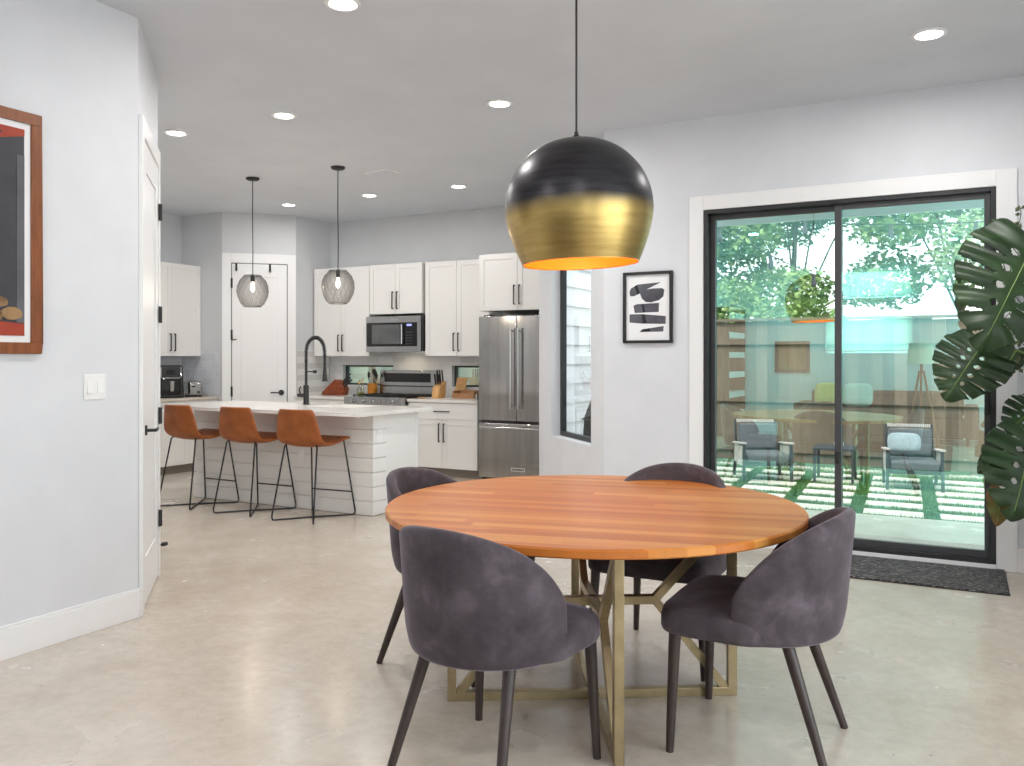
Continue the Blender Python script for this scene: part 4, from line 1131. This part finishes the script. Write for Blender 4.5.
# grass blades
def scatter_blades(name, n, region, h, mat, kind_label):
    vs, fs = [], []
    for _ in range(n):
        x, y = region()
        a = random.uniform(0, 2*PI); w_ = .006; hh = h*random.uniform(.6, 1.2); lx, ly = random.uniform(-.015, .015), random.uniform(-.015, .015)
        i = len(vs)
        vs += [(x-w_*math.cos(a), y-w_*math.sin(a), G-.02), (x+w_*math.cos(a), y+w_*math.sin(a), G-.02), (x+lx, y+ly, G-.02+hh)]
        fs.append((i, i+1, i+2))
    me = bpy.data.meshes.new(name); me.from_pydata(vs, [], fs); me.materials.append(M[mat])
    o = bpy.data.objects.new(name, me); col.objects.link(o)
    return tag(o, kind_label, 'grass', None, 'stuff')
def reg():
    while True:
        x, y = random.uniform(-4.2, 1.2), random.uniform(8.2, 11.2)
        rx = (x - sk*(y-8.2) + .148) % .63; ry = (y-8.235) % .468
        if not (rx < .5 and ry < .27 and y < 11.0): return x, y
scatter_blades('turf_grass', 26000, reg, .045, 'blade', 'short green turf grass growing between the cream pavers')
# gravel strip
vs, fs = [], []
for _ in range(2600):
    x, y = random.uniform(-4.5, 1.6), random.uniform(11.15, 11.46); r_ = random.uniform(.012, .03)
    i = len(vs)
    for dx, dy, dz in ((1, 0, 0), (0, 1, 0), (-1, 0, 0), (0, -1, 0), (0, 0, 1)): vs.append((x+dx*r_, y+dy*r_, G-.02+dz*r_))
    fs += [(i, i+1, i+4), (i+1, i+2, i+4), (i+2, i+3, i+4), (i+3, i, i+4)]
me = bpy.data.meshes.new('gravel'); me.from_pydata(vs, [], fs); me.materials.append(M['gravel'])
o = bpy.data.objects.new('gravel', me); col.objects.link(o); tag(o, 'strip of pale gravel along the foot of the wooden fence', 'gravel', None, 'stuff')

# fence
t = thing('wooden_fence', 'weathered grey wooden plank fence along the back of the yard', 'fence', (-15, 11.5, G))
mb = MB(); x = 0; rnd = random.Random(3)
while x < 20.5:
    hh = 1.88+rnd.uniform(-.01, .01)
    mb.box(x, x+.1392, -.01+rnd.uniform(0, .004), .008, .04, hh); x += .14
mb.build('planks', 'fence', t)
for z in (.21, .86, 1.62):
    MB().box(0, 20.5, -.05, -.012, z-.045, z+.045).build('rail', 'fence', t)
MB().box(0, 20.5, -.06, .02, 1.885, 1.92).build('cap_rail', 'fence', t)
for k in range(10):
    MB().box(.4+k*2.1, .5+k*2.1, .01, .1, 0, 1.86).build('post', 'fence', t)

# patio chairs (front is local -y)
def make_patio():
    t = thing('patio_chair', 'x', 'patio chair', group='patio armchairs in the yard')
    w, d = .6, .62
    for sx in (-1, 1):
        for sy in (-1, 1):
            x = sx*w/2; y = sy*d/2
            MB().bar((x, y, 0), (x*.985, y*.97, .5 if sy < 0 else .46), .035, .045, (0, 1, 0)).build('leg', 'outframe', t, bevel=.003)
        MB().hull8([(sx*w/2-.03, -d/2-.03, .49), (sx*w/2+.03, -d/2-.03, .49), (sx*w/2+.03, d/2, .44), (sx*w/2-.03, d/2, .44), (sx*w/2-.03, -d/2-.03, .515), (sx*w/2+.03, -d/2-.03, .515), (sx*w/2+.03, d/2, .465), (sx*w/2-.03, d/2, .465)]).build('armrest', 'outarm', t, bevel=.004)
        MB().box(sx*w/2-.008, sx*w/2+.008, -d/2+.05, d/2-.03, .2, .45).build('side_strap', 'outarm', t)
    MB().box(-w/2+.02, w/2-.02, -d/2, d/2, .2, .235).build('seat_frame', 'outframe', t, bevel=.003)
    MB().box(-w/2+.03, w/2-.03, -d/2-.02, d/2-.08, .236, .36).build('seat_cushion', 'outfabric', t, bevel=.03)
    mt = Matrix.Translation((0, d/2-.06, .36)) @ Matrix.Rotation(R(-14), 4, 'X')
    MB().box(-w/2+.05, w/2-.05, -.055, .055, 0, .36, mt).build('back_cushion', 'outfabric', t, bevel=.03)
    mb = MB()
    mt2 = Matrix.Translation((0, d/2+.015, .22)) @ Matrix.Rotation(R(-14), 4, 'X')
    mb.box(-w/2+.02, -w/2+.05, -.012, .012, 0, .55, mt2); mb.box(w/2-.05, w/2-.02, -.012, .012, 0, .55, mt2); mb.box(-w/2+.05, w/2-.05, -.012, .012, .52, .55, mt2)
    bf = mb.build('back_frame', 'outframe', t, bevel=.003)
    mb = MB()
    for k in range(22):
        x = -w/2+.06+k*(w-.12)/21
        mb.box(x-.008, x+.008, -.02, .016, .515, .556, mt2)
    mb.build('rope_weave', 'outarm', bf)
    return t
pc = make_patio()
pc.location = (-2.03, 10.03, G+.006); pc.rotation_euler.z = R(24); pc.scale = (.88, .88, .86); pc['label'] = 'grey cushioned patio armchair behind the left door panel'
o = copy_tree(pc); o.location = (-.46, 10.08, G+.006); o.rotation_euler.z = R(8); o['label'] = 'grey cushioned patio armchair with a pale pillow, behind the right door panel'
mb = MB(); mt = Matrix.Translation((-.53, 9.97, G+.39)) @ Matrix.Rotation(R(8), 4, 'Z') @ Matrix.Rotation(R(-24), 4, 'X')
def pil(a, b_, c):
    def f(u, v):
        th = 2*PI*u; ph = PI*(v-.5)
        cc = lambda q: math.copysign(abs(math.cos(q))**.5, math.cos(q)); ss = lambda q: math.copysign(abs(math.sin(q))**.5, math.sin(q))
        return mt @ Vector((a*cc(th)*math.cos(ph)**.5 if math.cos(ph) > 0 else 0, b_*math.sin(ph), c*ss(th)*(math.cos(ph)**.5 if math.cos(ph) > 0 else 0)+c))
    return f
mb.grid(pil(.165, .05, .11), 32, 12)
po = mb.build('throw_pillow', 'pillow', angle=80); tag(po, 'pale blue-grey throw pillow on the right patio armchair', 'pillow')
t = thing('side_table', 'small dark metal patio side table between the two armchairs', 'side table', (-1.26, 10.24, G+.006), R(2))
MB().box(-.22, .22, -.22, .22, .36, .385).build('tabletop', 'outframe', t, bevel=.003)
for sx in (-1, 1):
    for sy in (-1, 1): MB().bar((sx*.2, sy*.2, 0), (sx*.2, sy*.2, .36), .03, .03, (0, 1, 0)).build('leg', 'outframe', t)
t = thing('glass_dish', 'little pale dish on the patio side table', 'dish', (-1.22, 10.24, G+.391))
MB().lathe([(.03, 0), (.05, .01), (.055, .045), (.05, .045), (.04, .012), (.001, .01)], seg=20).build('bowl', 'pot', t)

# roof overhang, siding wall, grill
struct(MB().box(-2.2, 6, YW+.15, YW+1.0, 2.56, 2.62).build('roof_soffit', 'trim', smooth=False))
struct(MB().box(-2.2, 6, YW+1.0, YW+1.04, 2.46, 2.75).build('roof_fascia', 'trim', smooth=False))
mb = MB()
for k in range(17):
    z0 = k*.19-.05
    mb.hull8([(-3.41, 7.5, z0), (-3.375, 7.5, z0), (-3.375, 8.9, z0), (-3.41, 8.9, z0), (-3.41, 7.5, z0+.19), (-3.396, 7.5, z0+.19), (-3.396, 8.9, z0+.19), (-3.41, 8.9, z0+.19)])
struct(mb.build('wall_siding', 'siding', smooth=False))
t = thing('covered_grill', 'grill under a black canvas cover outside the tall corner window', 'grill', (-2.72, 7.32, G), R(-20))
ring = lambda sx, sy, z, ox=0: [(ox+sx*math.copysign(abs(math.cos(a))**.5, math.cos(a)), sy*math.copysign(abs(math.sin(a))**.5, math.sin(a)), z) for a in [2*PI*k/28 for k in range(28)]]
MB().rings([ring(.34, .28, .02), ring(.33, .27, .3), ring(.34, .28, .7), ring(.33, .27, .86), ring(.27, .23, 1.02), ring(.17, .15, 1.14), ring(.05, .05, 1.18)]).build('cover', 'cover', t, angle=60)
for z in (.66, .84):
    mb = MB(); mb.tube([Vector(p)*1.0 for p in ring(.345, .285, z)] + [Vector(ring(.345, .285, z)[0])], .007, 6); mb.build('strap', 'frame_grey', t)

# trees
def tree(name, lb, x, y, h, blobs, n, mat, size=.062, grp='trees beyond the fence'):
    t = thing(name, lb, 'tree', (x, y, G-.02), 0, grp)
    mb = MB(); mb.tube([(0, 0, 0), (.06, 0, h*.3), (-.05, .05, h*.6), (0, 0, h*.85)], .08, 10, .025)
    for (bx, by, bz, br) in blobs[:4]: mb.tube([(0, 0, h*.42), (bx*.5, by*.5, (h*.45+bz)/2), (bx, by, bz)], .025, 6, .008)
    mb.build('trunk', 'bark', t)
    rn = random.Random(int(abs(x*100)+y*10))
    vs, fs = [], []
    tot = sum(b[3]**2 for b in blobs)
    for (bx, by, bz, br) in blobs:
        for _ in range(int(2.1*n*br*br/tot)):
            d = Vector((rn.gauss(0, 1), rn.gauss(0, 1), rn.gauss(0, 1))).normalized()*br*rn.uniform(.55, 1.05)
            c = Vector((bx, by, bz))+Vector((d.x, d.y, d.z*.75))
            a = Vector((rn.gauss(0, 1), rn.gauss(0, 1), rn.gauss(0, .6))).normalized(); b_ = a.orthogonal().normalized()
            b_ = (b_*math.cos(rn.uniform(0, 6))+a.cross(b_)*math.sin(rn.uniform(0, 6))).normalized()
            s = size*rn.uniform(.6, 1.3); i = len(vs)
            vs += [tuple(c-a*s), tuple(c+b_*s*.45), tuple(c+a*s), tuple(c-b_*s*.45)]
            fs.append((i, i+1, i+2, i+3))
    me = bpy.data.meshes.new('crown'); me.from_pydata(vs, [], fs); me.materials.append(M[mat])
    o = bpy.data.objects.new('crown', me); col.objects.link(o); o.parent = t
    return t
def blobs(seed, rad, zc, hz, k, br):
    rn = random.Random(seed)
    return [(rn.uniform(-rad, rad), rn.uniform(-rad*.6, rad*.6), zc+rn.uniform(-hz, hz), br*rn.uniform(.7, 1.2)) for _ in range(k)]
tree('leafy_tree', 'broad green tree over the fence behind the left door panel', -5.2, 14.2, 4.6, blobs(1, 1.7, 3.9, 1.2, 11, .95), 9000, 'tree1')
tree('leafy_tree', 'green tree over the fence behind the mullion of the sliding door', -2.4, 14.6, 4.8, blobs(2, 1.5, 3.9, 1.3, 9, .9), 7500, 'tree1')
tree('leafy_tree', 'pale green tree over the fence behind the right door panel', .0, 15.6, 5.0, blobs(3, 1.5, 4.2, 1.2, 8, .8), 5600, 'tree2')
tree('leafy_tree', 'light tree over the fence behind the monstera leaves', 2.4, 15.2, 4.8, blobs(4, 1.4, 3.8, 1.3, 8, .9), 5200, 'tree2')
tree('hedge_tree', 'low dense green bush showing just above the fence top', -3.0, 13.6, 2.6, blobs(5, 1.9, 2.2, .35, 10, .55), 6000, 'tree1', .05)
tree('leafy_tree', 'distant tree above the fence left of the sliding door', -8.4, 14.8, 4.8, blobs(6, 1.8, 3.8, 1.3, 9, 1.0), 5000, 'tree2')

# string lights
for k, (pa, pb, sag, nb, lb) in enumerate([((-3.6, 8.6, 3.15), (1.4, 11.45, 3.0), .25, 6, 'string of bulbs strung across the yard above the armchairs'), ((-2.2, 7.3, 2.72), (-1.1, 11.45, 2.2), .1, 4, 'string of bulbs running from the roof edge to the fence')]):
    t = thing('string_lights', lb, 'string lights', pa, 0, 'outdoor string lights')
    pa = Vector(pa); pb = Vector(pb)
    cv_ = [(pb-pa)*(q/24) - Vector((0, 0, sag*4*(q/24)*(1-q/24))) for q in range(25)]
    mb = MB(); mb.tube(cv_, .006, 6); mb.build('wire', 'black', t)
    for j in range(nb):
        c = cv_[int((j+.7)*24/nb)]
        mb = MB(); mb.cyl(c, c-Vector((0, 0, .07)), .018, .02); mb.lathe([(.022, -.07), (.032, -.1), (.026, -.135), (.001, -.15)], c, 14); mb.build('bulb', 'frame_grey', t)

# ------------------------------------------------------------------ living end of the room, seen mirrored in the door glass
t = thing('sofa', 'long dark grey sofa mirrored in the sliding door glass', 'sofa', (-1.1, -2.45, 0), R(180))
MB().box(-1.15, 1.15, -.42, .4, .1, .4).build('base', 'sofadark', t, bevel=.03)
MB().box(-1.15, 1.15, .2, .45, .4, .8).build('backrest', 'sofadark', t, bevel=.05)
for sx in (-1, 1):
    MB().box(sx*1.25-.1, sx*1.25+.1, -.42, .45, .1, .6).build('arm', 'sofadark', t, bevel=.04)
    for sy in (-.35, .38): MB().cyl((sx*1.2, sy, 0), (sx*1.2, sy, .1), .025).build('leg', 'leg', t)
for k in range(3): MB().box(-1.13+k*.755, -1.13+k*.755+.745, -.43, .19, .402, .52).build('seat_cushion', 'sofadark', t, bevel=.04)
for x, m, lb in ((-1.95, 'yellow', 'mustard throw pillow on the dark grey sofa'), (-1.5, 'sofa', 'white throw pillow on the dark grey sofa')):
    mt = Matrix.Translation((x, -2.49, .53)) @ Matrix.Rotation(R(16), 4, 'X')
    mb = MB(); mb.grid(pil(.24, .08, .2), 32, 12); tag(mb.build('throw_pillow', m, angle=80), lb, 'pillow')
t = MB().box(-1.5, 1.5, -1.65, 1.45, 0, .01).build('area_rug', 'sofadark', loc=(-1.6, -.2, 0), bevel=.003)
tag(t, 'dark rug on the floor in front of the dark grey sofa', 'rug')
t = thing('tripod_lamp', 'wooden tripod floor lamp mirrored in the sliding door glass', 'floor lamp', (-.5, -1.2, 0))
for k in range(3):
    a = 2*PI*k/3+.4
    MB().cyl((.26*math.cos(a), .26*math.sin(a), 0), (.03*math.cos(a), .03*math.sin(a), 1.15), .016).build('leg', 'brown', t)
MB().cyl((0, 0, 1.12), (0, 0, 1.3), .02).build('neck', 'black', t)
MB().lathe([(.2, 1.25), (.16, 1.55)], seg=32, cap=False).build('lamp_shade', 'lampshade', t)
t = thing('framed_painting', 'dark framed orange and green painting mirrored in the left door panel', 'painting', (-2.36, YB, 1.07), R(180))
W, Hh = .6, .56
mb = MB(); mb.box(0, W, -.03, 0, 0, .06); mb.box(0, W, -.03, 0, Hh-.06, Hh); mb.box(0, .06, -.03, 0, .06, Hh-.06); mb.box(W-.06, W, -.03, 0, .06, Hh-.06); mb.build('picture_frame', 'leg', t)
MB().box(.06, W-.06, -.012, 0, .06, Hh-.06).build('canvas', noisy('orange_green_paint', srgb(150, 72, 30), srgb(96, 92, 40), 4, .6), t)
t = thing('open_bookcase', 'dark bookcase with thick white shelves mirrored at the left edge of the door glass', 'bookcase', (-3.774, -3.12, 0), R(90))
MB().box(0, 1.25, -.03, 0, 0, 2.2).build('back_panel', 'sofadark', t)
for x in (0, 1.21): MB().box(x, x+.04, -.3, -.03, 0, 2.2).build('side_panel', 'sofadark', t)
for k in range(6): MB().box(.04, 1.21, -.3, -.03, .3+k*.345, .4+k*.345).build('shelf', 'trim', t, bevel=.003)

# ------------------------------------------------------------------ light
def area(name, loc, rot, sx, sy, e, c):
    L = bpy.data.lights.new(name, 'AREA'); L.shape = 'RECTANGLE'; L.size = sx; L.size_y = sy; L.energy = e; L.color = c
    o = bpy.data.objects.new(name, L); col.objects.link(o); o.location = loc; o.rotation_euler = rot
    return o
DAY = (.9, .95, 1)
for b in BW:
    area('window_daylight_fill', ((b[0]+b[1])/2, YB-.2, (b[2]+b[3])/2), (R(90), 0, 0), b[1]-b[0], b[3]-b[2], 26*(b[3]-b[2])/.7, DAY)
for b in RW:
    area('window_daylight_fill', (XR+.2, (b[0]+b[1])/2, (b[2]+b[3])/2), (R(90), 0, R(90)), b[1]-b[0], b[3]-b[2], (5 if b[0] < 0 else 8)*(b[1]-b[0])*(b[3]-b[2])/2, DAY)  # fill lamps outside the added, unseen right-hand windows

w = bpy.data.worlds.new('sky'); sc.world = w; w.use_nodes = True
nt = w.node_tree; bg = nt.nodes['Background']
sky = nt.nodes.new('ShaderNodeTexSky'); sky.sky_type = 'NISHITA'; sky.sun_disc = False; sky.sun_elevation = R(55); sky.sun_rotation = R(200); sky.dust_density = 4; sky.air_density = 1
mx = nt.nodes.new('ShaderNodeMix'); mx.data_type = 'RGBA'; mx.inputs[0].default_value = .7; mx.inputs[7].default_value = (7, 7.2, 7.2, 1)
nt.links.new(sky.outputs[0], mx.inputs[6]); nt.links.new(mx.outputs[2], bg.inputs['Color'])
bg.inputs['Strength'].default_value = .55
L = bpy.data.lights.new('sun', 'SUN'); L.energy = 1.8; L.angle = R(12); L.color = (1, .97, .9)
lo = bpy.data.objects.new('sun', L); col.objects.link(lo); lo.rotation_euler = (R(38), R(-18), 0)

sc.view_settings.view_transform = 'Standard'; sc.view_settings.look = 'None'; sc.view_settings.gamma = 1; sc.view_settings.exposure = .31
sc.view_settings.use_curve_mapping = False
cy = sc.cycles
cy.use_denoising = True; cy.denoiser = 'OPENIMAGEDENOISE'
cy.max_bounces = 10; cy.diffuse_bounces = 5; cy.glossy_bounces = 5; cy.transparent_max_bounces = 16; cy.caustics_reflective = False; cy.caustics_refractive = False
cy.sample_clamp_indirect = 6; cy.blur_glossy = .5
